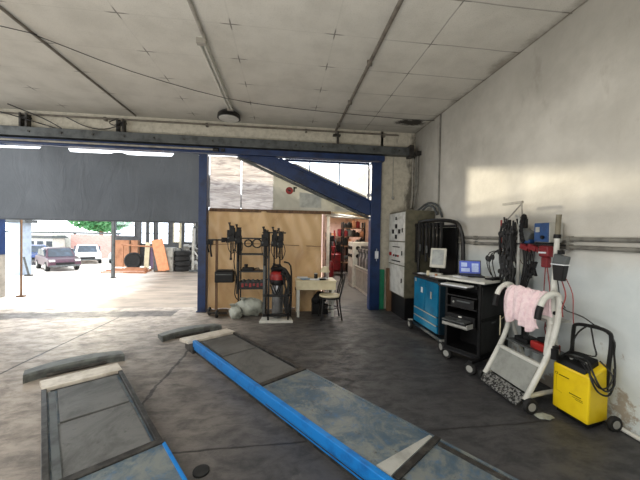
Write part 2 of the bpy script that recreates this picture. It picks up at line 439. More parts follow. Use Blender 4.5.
for i in range(20): b.cyl((-7.6+i*.52, 5.84, 3.24), (-7.6+i*.52, 5.825, 3.24), .018, seg=8)
o = b.build('bolt', M_frame, t, world=True)
o2 = MB().box(2.5, 2.58, 5.80, 6.0, 3.12, 3.36).build('end_bracket', M_frame, t, world=True)
# light tube under lintel that carries the dark curtain
t = thing('curtain_roller', 'thin pale roller tube over the dark curtain', 'roller', (-4.7, 5.86, 3.04))
MB().cyl((-7.9, 5.83, 3.075), (-1.35, 5.83, 3.075), .018).build('tube', M_pipe, t, world=True, smooth=True)
MB().cyl((-1.35, 5.83, 3.075), (-1.25, 5.83, 3.075), .035).build('end_cap', M_blackm, t, world=True, smooth=True)
MB().box(-1.20, -1.14, 5.81, 5.86, 3.05, 3.10).build('catch', M_blackm, t, world=True)
# dark roll-up curtain, with torn gaps along its top edge
def tarp_y(x, z): return 5.95 + .02*math.sin(x*2.1+z) + .012*math.sin(x*5.3+z*2.2) + (.03*math.sin(z*3.0))
b = MB(); nx, nz = 130, 26; x0, x1, z0 = -7.95, -1.63, 1.70
def top(x):
    if x < -4.32: return 2.955
    if -3.87 < x < -2.10: return 2.935 + .035*(1 if -3.2 < x < -2.9 else 0)*math.sin((x+3.2)/.3*PI)
    return 3.012
b.grid(lambda u, v: (x0+(x1-x0)*u, tarp_y(x0+(x1-x0)*u, v*1.3), z0+(top(x0+(x1-x0)*u)-z0)*v), nx, nz)
b.cyl((x0, 5.95, 1.70), (x1, 5.95, 1.70), .014, seg=8)
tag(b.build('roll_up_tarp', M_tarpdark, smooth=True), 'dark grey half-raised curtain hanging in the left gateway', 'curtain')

# beige canvas tarp closing the lower half of the centre bay
t = thing('canvas_tarp', 'beige canvas tarp hung behind the tool stands and table', 'tarp', (-.36, 6.12, .05))
def ty(u, z):
    return 6.12 + .016*math.sin(u*9) + .025*math.sin(u*4+z*3.5) + .02*math.sin(z*6-u*11) + .012*math.sin(u*23+z*9) + .02*math.sin((u-1.1)*7+(z-1.9)*8)*max(0, z-.8)
MB().grid(lambda u, v: (-1.53+2.30*u, ty(u*2.3, v*1.9), .006+1.954*v), 90, 70).build('canvas', M_tarp, t, world=True, smooth=True)
MB().tube([(-1.46, 6.085, 1.28), (-.7, 6.09, 1.31), (.1, 6.09, 1.29), (.76, 6.09, 1.27)], .006).build('cord', M_wood, t, world=True)
MB().box(-1.47, .95, 6.07, 6.13, 1.94, 2.0).build('top_batten', M_wood, t, world=True)
# plastic above
for i, (a, c, lb) in enumerate([(-1.47, -.88, 'crinkled plastic sheet beside the blue post, above the beige tarp'), (-.86, -.24, 'crinkled plastic sheet under the top of the slanting blue beam')]):
    b = MB(); b.grid(lambda u, v: (a+(c-a)*u, 6.13+.012*math.sin(u*7+i)+.012*math.sin(v*16+u*3), 2.0+1.03*v), 20, 24)
    tag(b.build('plastic_sheet', M_sheet, smooth=True), lb, 'plastic sheet')
t = thing('wall_panel', 'milky white panel with a red round sign below the slanting blue beam', 'panel', (.7, 6.16, 2.0))
b = MB(); b.prism([(-.24, 2.0), (1.72, 2.0), (1.72, 2.03), (-.24, 2.85)], 6.15, 6.16); b.build('sheet', M_panel, t, world=True)
b = MB(); b.prism([(.3, 2.07), (.75, 2.07), (.75, 2.32), (.3, 2.38)], 6.145, 6.15); b.build('patch_sheet', pm('pale_patch', lin(190, 192, 184)), t, world=True)
b = MB(); b.lathe([(.052, 0), (.075, 0), (.075, .012), (.052, .012), (.052, 0)], (.09, 6.12, 2.40), 'Y', 20); o = b.build('round_sign', M_red, t, world=True)
MB().lathe([(.0, 0), (.05, 0), (.05, .008), (.0, .008)], (.09, 6.125, 2.40), 'Y', 16).build('sign_face', M_paper, t, world=True)
b = MB(); b.box(.06, .12, 6.115, 6.125, 2.385, 2.415, tilt=('Y', .5)); b.box(.17, .2, 6.13, 6.15, 2.38, 2.48); b.box(.17, .24, 6.13, 6.15, 2.45, 2.48); b.build('sign_mark', M_blackm, t, world=True)
# slanting beam
t = thing('slanting_beam', 'heavy blue beam slanting down across the gate top to the right post', 'beam', (.6, 6.02, 1.9))
b = MB(); b.prism([(-.95, 3.02), (-.2, 3.02), (1.73, 2.22), (1.73, 1.93), (1.55, 1.98), (-.5, 2.87)], 5.93, 6.06); b.build('web', M_navy, t, bevel=.005, world=True)
b = MB(); b.prism([(-.95, 2.985), (1.73, 1.86), (1.73, 1.90), (-.88, 3.01)], 6.0, 6.09); b.build('lower_flange', M_grey, t, world=True)
b = MB(); b.prism([(-.15, 2.965), (1.73, 2.19), (1.73, 2.235), (-.1, 3.0)], 5.90, 6.0); b.build('upper_flange', M_navy, t, world=True)
b = MB(); b.box(1.45, 1.74, 5.90, 5.935, 1.97, 2.1, tilt=('Y', .4)); b.build('gusset_plate', M_navy, t, world=True)
# window above the beam
w = MB(); w.prism([(-.05, 2.95), (.0, 3.02), (1.73, 3.02), (1.73, 2.2), (1.70, 2.2), (1.70, 2.98), (.02, 2.98)], 6.04, 6.08)
for x, zb in ((.49, 2.7), (1.10, 2.43)): w.box(x-.012, x+.012, 6.04, 6.08, zb, 2.99)
wf = struct(w.build('window_1', M_navy))
o = MB().prism([(-.1, 2.98), (1.72, 2.98), (1.72, 2.2)], 6.06, 6.064).build('pane', M_glass, wf, world=True)
o = MB().prism([(.1, 3.0), (.22, 3.0), (1.75, 2.36), (1.75, 2.29)], 6.3, 6.36).build('outer_rafter', M_cream, wf, world=True)
for i, nme in enumerate(['left annex wall']):
    b = MB(); b.box(-6.8, -6.22, 6.3, 7.5, 0, .95); w = struct(b.build('wall_annex_left', M_plain))
    MB().box(-6.8, -6.21, 6.3, 7.49, .95, 3.0).build('painted_upper', M_navy, w, world=True)
b = MB(); b.cyl((-5.86, 7.45, 0), (-5.86, 7.45, 2.6), .02); b.box(-5.93, -5.79, 7.4, 7.5, 0, .03)
tag(b.build('door_stop_post', M_wood), 'thin brown post at the left edge of the yard opening', 'post')

# ------------------------------------------------------------------ ceiling fittings
b = MB(); b.cyl((1.02, -3, 3.62), (1.0, 6.0, 3.62), .022)
for y in (2.5, 3.6, 4.7, 5.7): b.box(.98, 1.04, y, y+.03, 3.60, 3.665)
tag(b.build('ceiling_pipe', M_brass, smooth=True), 'brown ceiling pipe to the right of the lamps', 'pipe')
b = MB(); b.cyl((-2.75, -3, 3.64), (-2.75, 5.9, 3.64), .016)
tag(b.build('ceiling_pipe', M_brass, smooth=True), 'thin ceiling conduit at the far left', 'pipe')
b = MB(); b.cyl((-.9, -3, 3.635), (-.9, 3.45, 3.635), .02)
tag(b.build('ceiling_pipe', M_pipe, smooth=True), 'pale ceiling conduit leading to the strip light', 'pipe')
t = thing('strip_light', 'long unlit strip light on the ceiling before the round lamp', 'light', (-.94, 4.35, 3.6))
MB().box(-.98, -.90, 3.45, 5.25, 3.63, 3.665).build('housing', M_white, t, world=True)
MB().cyl((-.965, 3.5, 3.605), (-.965, 5.2, 3.605), .016).build('lamp_tube', M_tube, t, world=True, smooth=True)
MB().cyl((-.915, 3.5, 3.605), (-.915, 5.2, 3.605), .016).build('lamp_tube', M_tube, t, world=True, smooth=True)
for y in (3.43, 5.2): MB().box(-.99, -.89, y, y+.06, 3.585, 3.64).build('end_cap', M_pipe, t, world=True)
t = thing('round_lamp', 'round ceiling lamp with a dark rim', 'light', (-1.0, 5.45, 3.5))
MB().lathe([(.14, .14), (.19, .10), (.20, .03), (.175, .03)], (0, 0, 0)).build('rim', M_blackm, t, smooth=True)
MB().lathe([(.02, .02), (.172, .022), (.172, .04), (.02, .04)], (0, 0, 0)).build('diffuser', M_lampface, t, smooth=True)
MB().cyl((0, 0, .13), (0, 0, .165), .03).build('mount', M_pipe, t)
b = MB(); b.tube([(-6, 2.4, 3.6), (-2.957, 3.5, 3.61), (-2.684, 3.6, 3.6), (-2.012, 4.18, 3.59), (-.94, 4.775, 3.59), (.228, 5.02, 3.60), (2.05, 5.16, 3.61), (2.69, 5.2, 3.63)], .0045, 6)
tag(b.build('ceiling_wire', M_cable), 'thin black wire sagging across the ceiling', 'wire')
b = MB(); b.cyl((-8, 5.93, 3.56), (2.3, 5.93, 3.58), .016)
for x in (-4.6, -3.3, -1.5, .4, 1.0, 2.0): b.box(x-.02, x+.02, 5.93, 6.0, 3.54, 3.6)
tag(b.build('wall_conduit', M_brass, smooth=True), 'horizontal conduit along the top of the back wall', 'pipe')
for i, (x, lb) in enumerate([(-4.62, 'wall bracket at the far left above the door rail'), (-3.02, 'wall bracket with drooping cables above the door rail'), (1.02, 'short bracket where the ceiling pipe meets the back wall')]):
    b = MB()
    for dx in (-.07, .03) if i < 2 else (0,): b.box(x+dx, x+dx+.03, 5.9, 6.0, 3.32, 3.58)
    b.box(x-.08, x+.07, 5.92, 6.0, 3.5, 3.53)
    tag(b.build('wall_bracket', M_frame), lb, 'bracket')
for i, (pts, lb) in enumerate([([(-5.8, 5.6, 3.64), (-5.0, 5.75, 3.55), (-4.4, 5.9, 3.42), (-4.1, 5.92, 3.34)], 'cable slanting over the wall bracket at the far left'),
        ([(-3.95, 5.93, 3.56), (-3.6, 5.92, 3.40), (-3.3, 5.92, 3.37), (-3.05, 5.92, 3.45)], 'cable drooping left of the cable bracket'),
        ([(-3.05, 5.92, 3.58), (-3.2, 5.9, 3.5), (-3.1, 5.88, 3.44), (-2.95, 5.9, 3.52), (-3.08, 5.9, 3.36)], 'tangled cable end at the cable bracket'),
        ([(-4.7, 5.7, 3.64), (-4.3, 5.9, 3.5), (-4.0, 5.9, 3.34)], 'cable slanting down beside the far left bracket')]):
    b = MB(); b.tube(pts, .009, 6); tag(b.build('loose_cable', M_cable), lb, 'cable')

# right wall conduits
for z, lb in ((1.505, 'upper of the two horizontal conduits on the right wall'), (1.43, 'lower of the two horizontal conduits on the right wall')):
    b = MB(); b.cyl((2.675, -3, z), (2.675, 4.45, z), .02)
    for y in (1.6, 2.5, 3.9): b.box(2.65, 2.70, y, y+.03, z-.027, z+.027)
    tag(b.build('wall_pipe', M_dpipe, smooth=True), lb, 'pipe')
b = MB(); b.cyl((2.685, 4.98, 1.9), (2.685, 4.98, 3.66), .014)
tag(b.build('wall_pipe', M_dpipe, smooth=True), 'vertical conduit near the ceiling on the right wall', 'pipe')
t = thing('wall_pipes', 'bundle of grey pipes running down the corner over the cabinet', 'pipe', (2.64, 5.9, 2.1))
for i, (x, y, zb) in enumerate([(2.63, 5.95, 2.1), (2.66, 5.88, 2.1), (2.66, 5.80, 2.35)]):
    MB().tube([(x, y, 3.2), (x, y, zb+.2), (x-.03, y, zb)], .018, smooth=2).build('pipe', M_dpipe if i else M_pipe, t, world=True, smooth=True)
MB().box(2.58, 2.69, 5.7, 5.99, 3.14, 3.22).build('pipe_clamp', M_frame, t, world=True)
b = MB(); b.cyl((2.22, 5.985, 2.3), (2.22, 5.985, 3.15), .006, seg=6); b.sph((2.22, 5.96, 2.3), .035, seg=10)
tag(b.build('wall_sensor', M_lgrey, smooth=True), 'small round wall fitting on a thin cable beside the gate', 'fitting')

# boards by the cabinet
b = MB(); b.box(1.955, 2.06, 5.93, 5.99, 0, .82)
tag(b.build('green_board', M_green, bevel=.004), 'green board standing at the foot of the right gate post', 'board')
b = MB(); b.box(2.07, 2.17, 5.80, 5.86, 0, .86, tilt=('X', -.05))
tag(b.build('wooden_plank', M_wood, bevel=.004), 'brown wooden plank leaning beside the control cabinet', 'plank')

# ================================================================== LIFT
d2 = Vector((.59, -.807, 0)); n2 = Vector((.807, .59, 0))
def lift(A, W, L, label, side, joint=None):
    A = Vector(A+(0,))
    t = thing('lift_runway', label, 'car lift', tuple(A), 0)
    P = lambda u, v, z: tuple(d2*u + n2*v + Vector((0, 0, z)))
    def slab(b, u0, u1, v0, v1, z0, z1, u0b=None):
        b.hexa([P(u0, v0, z0), P(u1, v0, z0), P(u1, v1, z0), P(u0, v1, z0)], [P(u0, v0, z1), P(u1, v0, z1), P(u1, v1, z1), P(u0, v1, z1)])
    cu = 1.38 if side == 'blue' else 1.23
    e0 = .10 if side == 'blue' else .02
    b = MB(); slab(b, -.08, L, e0, W-.02, .02, .125); slab(b, cu+.04, L, e0+.02, W-.01, .12, .15); b.build('deck', M_worn, t)
    b = MB(); slab(b, -.1, cu, W-.035, W, 0, .155); slab(b, -.1, cu, (.0 if side != 'blue' else .11), (.035 if side != 'blue' else .13), .02, .155)
    slab(b, cu-.02, cu+.035, e0+.01, W, .1, .158); b.build('frame', M_frame, t, bevel=.004)
    b = MB()
    b.hexa([P(-.35, -.01, .10), P(-.09, .01, .13), P(-.09, W, .13), P(-.35, W, .10)], [P(-.35, -.01, .14), P(-.09, .01, .162), P(-.09, W, .162), P(-.35, W, .14)])
    b.build('lip_plate', M_strip, t, bevel=.003)
    b = MB()
    b.hexa([P(-.34, .06, 0), P(-.08, .06, 0), P(-.08, W-.02, 0), P(-.34, W-.02, 0)], [P(-.34, .06, .10), P(-.08, .06, .13), P(-.08, W-.02, .13), P(-.34, W-.02, .10)])
    b.build('nose', M_frame, t)
    b = MB(); v0 = .10 if side != 'blue' else .16
    slab(b, -.04, .55, v0, W-.06, .125, .145); b.build('turntable_cover', M_plate, t, bevel=.004)
    b = MB(); slab(b, .56, cu-.02, v0-.02, W-.05, .12, .138); b.build('slip_plate', M_plate, t, bevel=.006)
    if side == 'blue':
        b = MB()
        b.hexa([P(-.20, .075, .05), P(L, .085, .03), P(L, .12, .03), P(-.12, .12, .05)], [P(-.12, .075, .12), P(L, .085, .12), P(L, .12, .12), P(-.12, .12, .12)])
        b.hexa([P(-.12, .062, .09), P(L, .072, .085), P(L, .125, .085), P(-.12, .12, .09)], [P(-.10, .066, .162), P(L, .076, .166), P(L, .118, .166), P(-.1, .11, .162)])
        b.build('side_skirt', M_liftblue, t, bevel=.005)
        b = MB(); slab(b, -.15, L, .078, .09, .06, .068); slab(b, -.1, L, .10, .13, 0, .06); b.build('skirt_groove_shade', M_frame, t)  # groove line, and a dark inset strip for the shadow underneath
    else:
        b = MB(); slab(b, 0, cu-.03, .045, .085, .13, .15); b.build('guide_rail', M_grey, t)
        b = MB(); slab(b, cu+.03, L, W-.01, W+.008, .05, .15); b.build('side_skirt', M_liftblue, t)
    if joint:
        b = MB(); b.hexa([P(joint-.13, .13, .149), P(joint-.03, .13, .149), P(joint-.03, W-.02, .149), P(joint-.05, W-.02, .149)], [P(joint-.13, .13, .158), P(joint-.03, .13, .158), P(joint-.03, W-.02, .158), P(joint-.05, W-.02, .158)]); b.build('joint_strip', M_lgrey, t)
        b = MB(); slab(b, joint-.02, joint+.02, .13, W, .12, .162); b.build('joint_bar', M_frame, t)
        b = MB(); slab(b, joint+.03, L, .13, .16, .15, .163); slab(b, joint+.03, L, W-.07, W-.04, .15, .163); slab(b, joint+.55, joint+.58, .13, W, .15, .163); b.build('rear_frame', M_frame, t)
    b = MB(); slab(b, cu+.05, L, W-(.02 if side == 'blue' else .014), W, .15, .156); b.build('edge_stripe', M_worn if side == 'blue' else M_liftblue, t)
    return t
lift((-1.962, 2.683), .58, 4.2, 'left lift runway, dark sunken steel plates at its end', 'dark')
lift((-1.109, 3.741), .64, 5.6, 'right lift runway with a bright blue side skirt', 'blue', 2.78)
def flap(A, W, label, ang):
    A = Vector(A+(0,)); c = A + d2*-.78 + n2*(W/2)
    t = thing('end_flap', label, 'ramp', (c.x, c.y, 0), math.atan2(n2.y, n2.x)+ang)
    b = MB(); N = 16; Wd = .42
    vs = []
    for i in range(N+1):
        x = -Wd + 2*Wd*i/N; k = 1-(x/Wd)**2
        far = .20+.12*k; near = -.04+.08*k; zt = .06
        vs += [(x, far, 0.0), (x, far, .05), (x, near+.02, zt+.02), (x, near, zt), (x, near, 0)]
    fs = [(i*5+k, i*5+(k+1)%5, i*5+5+(k+1)%5, i*5+5+k) for i in range(N) for k in range(5)] + [(0,1,2,3,4), tuple(N*5+k for k in (4,3,2,1,0))]
    b._add(vs, fs); b.build('tread', M_flap, t)
    MB().cyl((-.25, .0, .02), (.25, .0, .02), .018).build('hinge_rod', M_frame, t)
flap((-1.962, 2.683), .58, 'curved dark steel flap in front of the left runway', -.02)
flap((-1.109, 3.741), .64, 'curved dark steel flap in front of the blue-sided runway', -.02)
b = MB(); b.lathe([(.01, .0), (.05, 0), (.05, .012), (.03, .02), (.01, .02)], (-.496, 1.926, 0)); tag(b.build('round_cover', M_rubber, smooth=True), 'small dark round cap on the floor between the runways', 'cap')

# ================================================================== things by the beige tarp
def wheel(name, parent, c, r, w, ax='X', world=True, hub=M_lgrey):
    b = MB(); k = r*.25
    b.lathe([(r*.5, -w*.5), (r-k*.4, -w*.5), (r, -w*.25), (r, w*.25), (r-k*.4, w*.5), (r*.5, w*.5)], c, ax, 18)
    o = b.build(name, M_rubber, parent, smooth=True, world=world)
    b = MB(); b.lathe([(.002, -w*.55), (r*.55, -w*.52), (r*.55, w*.52), (.002, w*.55)], c, ax, 14)
    h = b.build('hub', hub, parent, smooth=True, world=world)
    if parent and world:
        h.parent = o
    return o

# 1 alignment head stand with a box
t = thing('tool_trolley', 'brown pole trolley with a black box beside the blue post', 'trolley', (-1.15, 5.62, 0))
MB().box(-1.235, -1.195, 5.60, 5.64, .08, 1.40).build('pole', M_wood, t, world=True)
MB().box(-.86, -.835, 5.60, 5.63, .4, 1.40).build('thin_pole', M_blackm, t, world=True)
MB().box(-1.38, -.80, 5.60, 5.63, 1.37, 1.40).build('top_bar', M_blackm, t, world=True)
MB().box(-1.33, -1.0, 5.5, 5.72, .06, .09).build('foot_bar', M_blackm, t, world=True)
wheel('wheel', t, (-1.34, 5.66, .075), .075, .04); wheel('wheel', t, (-1.17, 5.48, .07), .07, .04)
b = MB(); b.box(-1.225, -.90, 5.50, 5.70, .62, .82); b.box(-1.20, -.92, 5.52, 5.68, .82, .845); o = b.build('tool_box', M_black, t, bevel=.012, world=True)
MB().box(-1.2, -.93, 5.495, 5.50, .76, .775).build('box_seam', M_grey, o, world=True)
b = MB()
for x, l in ((-1.36, .22), (-1.31, .30)):
    b.tube([(x, 5.6, 1.38), (x-.01, 5.58, 1.38-l*.5), (x+.01, 5.59, 1.38-l)], .018, 6); b.box(x-.03, x+.03, 5.57, 5.63, 1.30, 1.37)
b.build('clamp', M_black, t, world=True)
b = MB()
for x in (-1.10, -1.02, -1.06): b.box(x-.03, x+.03, 5.58, 5.64, 1.33+rnd.uniform(0, .04), 1.43)
b.build('clamp', M_black, t, world=True)
b = MB(); b.tube([(-.87, 5.58, 1.35), (-.90, 5.56, 1.0), (-.86, 5.56, .7), (-.88, 5.57, .4), (-.83, 5.58, .3)], .01, 6); b.build('cable', M_cable, t, world=True)
def head(loc, label, s=1.0, seed=1):
    rg = random.Random(seed)
    t = thing('measuring_head', label, 'gauge', loc)
    b = MB(); b.box(-.065*s, .065*s, -.04, .04, -.09, .12); b.box(-.02, .075*s, -.05, .0, .03, .16); b.box(-.04*s, .03*s, -.06, -.03, .02, .07); b.box(-.03, .03, -.03, .03, .1, .2); b.build('body', M_black, t, bevel=.008)
    b = MB(); b.cyl((-.02, 0, .18), (-.03, 0, .24), .014, seg=8); b.cyl((-.03, 0, .23), (-.03, 0, .255), .022, seg=8); b.cyl((.035, -.02, .1), (.05, -.03, .20), .012, seg=8); b.build('arm', M_blackm, t)
    b = MB(); b.cyl((0, 0, -.05), (0, .01, -.38), .013, seg=8); b.cyl((.03, 0, -.05), (.04, .01, -.3), .012, seg=8); b.cyl((0, .01, -.38), (0, .01, -.42), .022, seg=8); b.build('leg', M_blackm, t)
    b = MB(); b.tube([(.05, -.03, 0), (.09, -.05, -.15), (.03, -.05, -.3), (-.04, -.04, -.2), (-.05, -.03, 0)], .007, 6); b.build('cord', M_cable, t)
    b = MB(); b.cyl((-.04, -.045, -.02), (-.04, -.06, -.02), .018, seg=8); b.build('knob', M_grey, t)
    return t
head((-.95, 5.52, 1.45), 'black measuring head on the pole trolley by the black box', 1.0, 3)
head((-.83, 5.55, 1.42), 'black measuring head hung on the left upright of the shelf rack', .8, 4)
# 2 shelf rack
t = thing('shelf_rack', 'black open shelf rack against the beige tarp', 'shelf', (-.58, 5.8, 0))
for x in (-.83, -.335):
    for y in (5.68, 5.95): MB().box(x-.013, x+.013, y-.013, y+.013, 0, 1.47).build('upright', M_blackm, t, world=True)
for z in (1.42, 1.12, .80, .48):
    b = MB(); b.box(-.83, -.335, 5.67, 5.70, z-.012, z+.012); b.box(-.83, -.335, 5.93, 5.96, z-.012, z+.012)
    if z < 1.4:
        b.box(-.82, -.345, 5.69, 5.94, z-.006, z)
    b.build('shelf', M_blackm, t, world=True)
for x, z, r_, lb in ((-.66, 1.33, .06, 'small coil of black cable on the rack, left of the bigger coil'), (-.50, 1.33, .075, 'round coil of black cable at the top right of the rack')):
    b = MB()
    for k in range(4):
        b.tube([(x+math.cos(a*PI/6)*(r_+k*.005), 5.64+k*.008, z+math.sin(a*PI/6)*(r_+k*.003)) for a in range(13)], .008, 6, 1)
    b.tube([(x, 5.655, z+r_), (x, 5.66, 1.42)], .006, 6)
    tag(b.build('cable_coil', M_cable), lb, 'cable')
t = thing('spray_gun', 'dark hand tool lying on the middle shelf of the rack', 'tool', (-.66, 5.78, .80))
MB().box(-.12, .1, -.05, .05, 0, .07).build('body', M_black, t, bevel=.015)
MB().cyl((-.05, 0, .07), (-.05, 0, .13), .035).build('cap', M_blackm, t)
MB().tube([(.1, 0, .04), (.18, -.02, .06), (.2, -.02, .02)], .012, 6).build('nozzle', M_blackm, t)
t = thing('parts_crate', 'dark crate of red-tagged parts on the lowest shelf of the rack', 'crate', (-.58, 5.8, .48))
b = MB(); b.box(-.23, .23, -.1, .12, 0, .02); b.box(-.23, .23, -.11, -.10, 0, .13); b.box(-.23, .23, .11, .12, 0, .13); b.box(-.24, -.23, -.11, .12, 0, .13); b.box(.23, .24, -.11, .12, 0, .13); b.build('tray', M_blackm, t)
b = MB()
for i in range(6): b.box(-.2+i*.07, -.16+i*.07, -.118, -.111, .03+.02*(i%2), .10)
b.build('tag', M_red, t)
b = MB()
for i in range(5): b.sph((-.17+i*.085, 0, .12), .045, seg=8, jit=.2, rg=rnd)
b.build('part_heap', M_grey, t)
# sacks
rg = random.Random(5)
def sack(c, sc, label):
    t = thing('plastic_sack', label, 'sack', (c[0], c[1], 0))
    b = MB(); S = 22; N = 12; vs = []
    for j in range(N+1):
        th = PI*j/N
        for i in range(S):
            a = 2*PI*i/S; k = 1+.10*math.sin(3*a+j)+.08*math.sin(7*a-j*1.3)+.06*math.sin(11*a+j*2.1)+rg.uniform(-.06, .06)
            z = max(-.78, math.cos(th)+.05*math.sin(5*a+j))
            vs.append((sc[0]*k*math.sin(th)*math.cos(a), sc[1]*k*math.sin(th)*math.sin(a), sc[2]*(z+.78)))
    b._add(vs, [(j*S+i, (j+1)*S+i, (j+1)*S+(i+1)%S, j*S+(i+1)%S) for j in range(N) for i in range(S)])
    b.build('bag', M_sack, t, smooth=True)
    b = MB(); b.lathe([(.03, 0), (.02, .03), (.05, .07), (.055, .08)], (-sc[0]*.5, -sc[1]*.3, sc[2]*1.4)); b.build('knot', M_sack, t)
sack((-.60, 5.62), (.26, .15, .18), 'big crumpled white sack on the floor under the shelf rack')
sack((-.83, 5.42), (.11, .10, .13), 'small crumpled white sack left of the bigger sack')

# 3 wet vacuum on frame
t = thing('vacuum_trolley', 'black tubular trolley on a white base plate beside the table', 'trolley', (-.1, 5.3, 0))
b = MB(); b.hexa([(-.40, 5.08, 0), (.17, 5.08, 0), (.12, 5.42, 0), (-.35, 5.42, 0)], [(-.40, 5.08, .035), (.17, 5.08, .035), (.12, 5.42, .06), (-.35, 5.42, .06)]); b.build('base_plate', M_white, t, bevel=.004, world=True)
b = MB(); b.box(-.36, -.32, 5.30, 5.34, .04, 1.6); b.build('post', M_grey, t, world=True)
b = MB(); b.box(-.28, -.25, 5.36, 5.39, .04, 1.55); b.build('post', M_blackm, t, world=True)
b = MB(); b.box(-.27, -.235, 5.12, 5.15, .04, .9); b.build('post', M_blackm, t, world=True)
b = MB(); b.box(.07, .10, 5.12, 5.15, .04, .5); b.build('post', M_blackm, t, world=True)
b = MB(); b.tube([(.13, 5.3, .04), (.14, 5.3, .5), (.12, 5.3, .95), (.0, 5.3, 1.02)], .015, 8); b.build('side_tube', M_blackm, t, world=True)
for q in ((-.34, .13, 5.12, 5.145, .44, .48), (-.34, .13, 5.40, 5.43, .68, .71), (-.34, .12, 5.12, 5.15, .10, .15)): MB().box(*q).build('crossbar', M_blackm, t, world=True)
head((-.33, 5.24, 1.38), 'black measuring head at the top of the grey post behind the white base plate', .9, 7)
head((-.17, 5.28, 1.38), 'black measuring head hanging between the two others near the vacuum', .7, 8)
head((-.07, 5.30, 1.36), 'black measuring head nearest the table, hanging above the vacuum', .8, 9)
MB().box(-.38, .03, 5.325, 5.345, 1.52, 1.545).build('hanging_bar', M_blackm, t, world=True)
t = thing('wet_vacuum', 'wet vacuum cleaner, red lid and metal drum, on the black trolley', 'vacuum', (-.10, 5.27, .06))
MB().lathe([(.08, .0), (.095, .02), (.10, .55), (.10, .58)], (0, 0, 0)).build('drum', M_chrome, t, smooth=True)
MB().lathe([(.10, .56), (.13, .58), (.14, .64), (.13, .66)], (0, 0, 0)).build('band', M_black, t, smooth=True)
MB().lathe([(.135, .66), (.14, .72), (.12, .78), (.06, .82), (.01, .82)], (0, 0, 0)).build('lid', M_red, t, smooth=True)
b = MB(); b.tube([(-.10, -.02, .76), (-.08, -.03, .90), (.05, -.03, .89), (.13, -.02, .78)], .018, 8); b.sph((.0, -.03, .84), .10, (1.3, .9, .5), 12, .1, random.Random(4)); b.sph((.10, -.05, .78), .07, (1, .8, 1.2), 10, .1, random.Random(6)); b.build('handle', M_black, t, smooth=False)
b = MB()
b.tube([(.02, -.08, .86), (.13, -.10, .84), (.19, -.1, .62), (.15, -.12, .3), (.20, -.1, .10), (.23, -.06, .35), (.22, -.05, .66), (.14, -.03, .82)], .022, 8)
b.tube([(.05, -.13, .78), (.16, -.13, .70), (.19, -.12, .45), (.14, -.13, .18), (.18, -.12, .06)], .02, 8)
b.tube([(.08, -.12, .74), (.14, -.12, .50), (.11, -.13, .30), (.16, -.13, .12)], .018, 8)
b.build('hose', M_rubber, t, smooth=True)
b = MB(); b.tube([(-.12, -.12, .58), (-.04, -.13, .40), (.03, -.13, .58)], .012, 6); b.build('strap', M_black, t)
b = MB(); b.tube([(-.10, -.12, .62), (.0, -.13, .42), (.06, -.13, .60)], .010, 6); b.build('strap', M_black, t)
# 4 table
t = thing('work_table', 'cream table with a thick apron and white legs', 'table', (.62, 5.6, 0))
b = MB(); b.box(.22, .97, 5.40, 5.85, .64, .67); b.build('tabletop', M_cream, t, bevel=.006, world=True)
b = MB(); b.box(.23, .96, 5.41, 5.44, .50, .64); b.box(.23, .96, 5.82, 5.84, .50, .64); b.box(.93, .96, 5.43, 5.83, .50, .64); b.box(.23, .26, 5.43, 5.83, .50, .64); b.build('apron', M_cream, t, bevel=.004, world=True)
for x in (.25, .89):
    for y in (5.43, 5.78): MB().box(x, x+.045, y, y+.045, 0, .5).build('leg', M_white, t, world=True)
for i, (x, y, rz, w, m, lb) in enumerate([(.42, 5.6, .3, .2, M_bluepaper, 'blue magazine lying on the left of the table'), (.58, 5.53, -.2, .18, M_paper, 'white paper sheets in the middle of the table'), (.75, 5.62, .5, .16, M_paper, 'white paper near the right end of the table'), (.36, 5.75, 0, .2, M_paper, 'white paper at the rear left of the table')]):
    b = MB(); b.box(-w/2+x, w/2+x, y-.07, y+.07, .672, .672+.008+.004*i, rot=rz); tag(b.build('paper_stack', m), lb, 'paper')
t = thing('paint_can', 'small dark can standing at the back of the table', 'can', (.62, 5.74, .67))
MB().lathe([(.03, 0), (.035, .0), (.035, .09), (.03, .095)], (0, 0, 0)).build('can', M_blackm, t, smooth=True)
MB().lathe([(.036, .085), (.036, .1), (.01, .1)], (0, 0, 0)).build('lid', M_lgrey, t)
t = thing('hat_lamp', 'cream cap-shaped lamp standing at the right rear of the table', 'lamp', (.80, 5.76, .67))
MB().lathe([(.06, 0), (.06, .015), (.012, .03), (.012, .13)], (0, 0, 0)).build('base', M_blackm, t, smooth=True)
MB().lathe([(.10, .12), (.085, .15), (.05, .22), (.01, .23)], (0, 0, 0)).build('shade', M_cream, t, smooth=True)
# small items on right end
b = MB(); b.box(.66, .78, 5.47, 5.52, .672, .70, rot=.3); tag(b.build('hand_tool', M_black, bevel=.006), 'black hand tool lying on the table front', 'tool')
# bag and wood box below the table
b = MB(); b.sph((.70, 5.72, .30), .12, (1.1, .8, 1.0), 14, .12, random.Random(2)); b.sph((.62, 5.7, .24), .08, (1, .8, 1.2), 10, .1, random.Random(2))
b.box(.55, .85, 5.62, 5.80, 0, .20)
tag(b.build('dark_bag', M_black, smooth=False), 'dark bulky bag under the table', 'bag')
t = thing('wooden_chest', 'low wooden chest standing under the table behind the legs', 'chest', (.42, 5.93, 0))
MB().box(-.18, .22, -.08, .08, 0, .42).build('body', M_tarp, t, bevel=.005)
MB().box(-.19, .23, -.09, .09, .42, .45).build('lid', M_wood, t, bevel=.005)
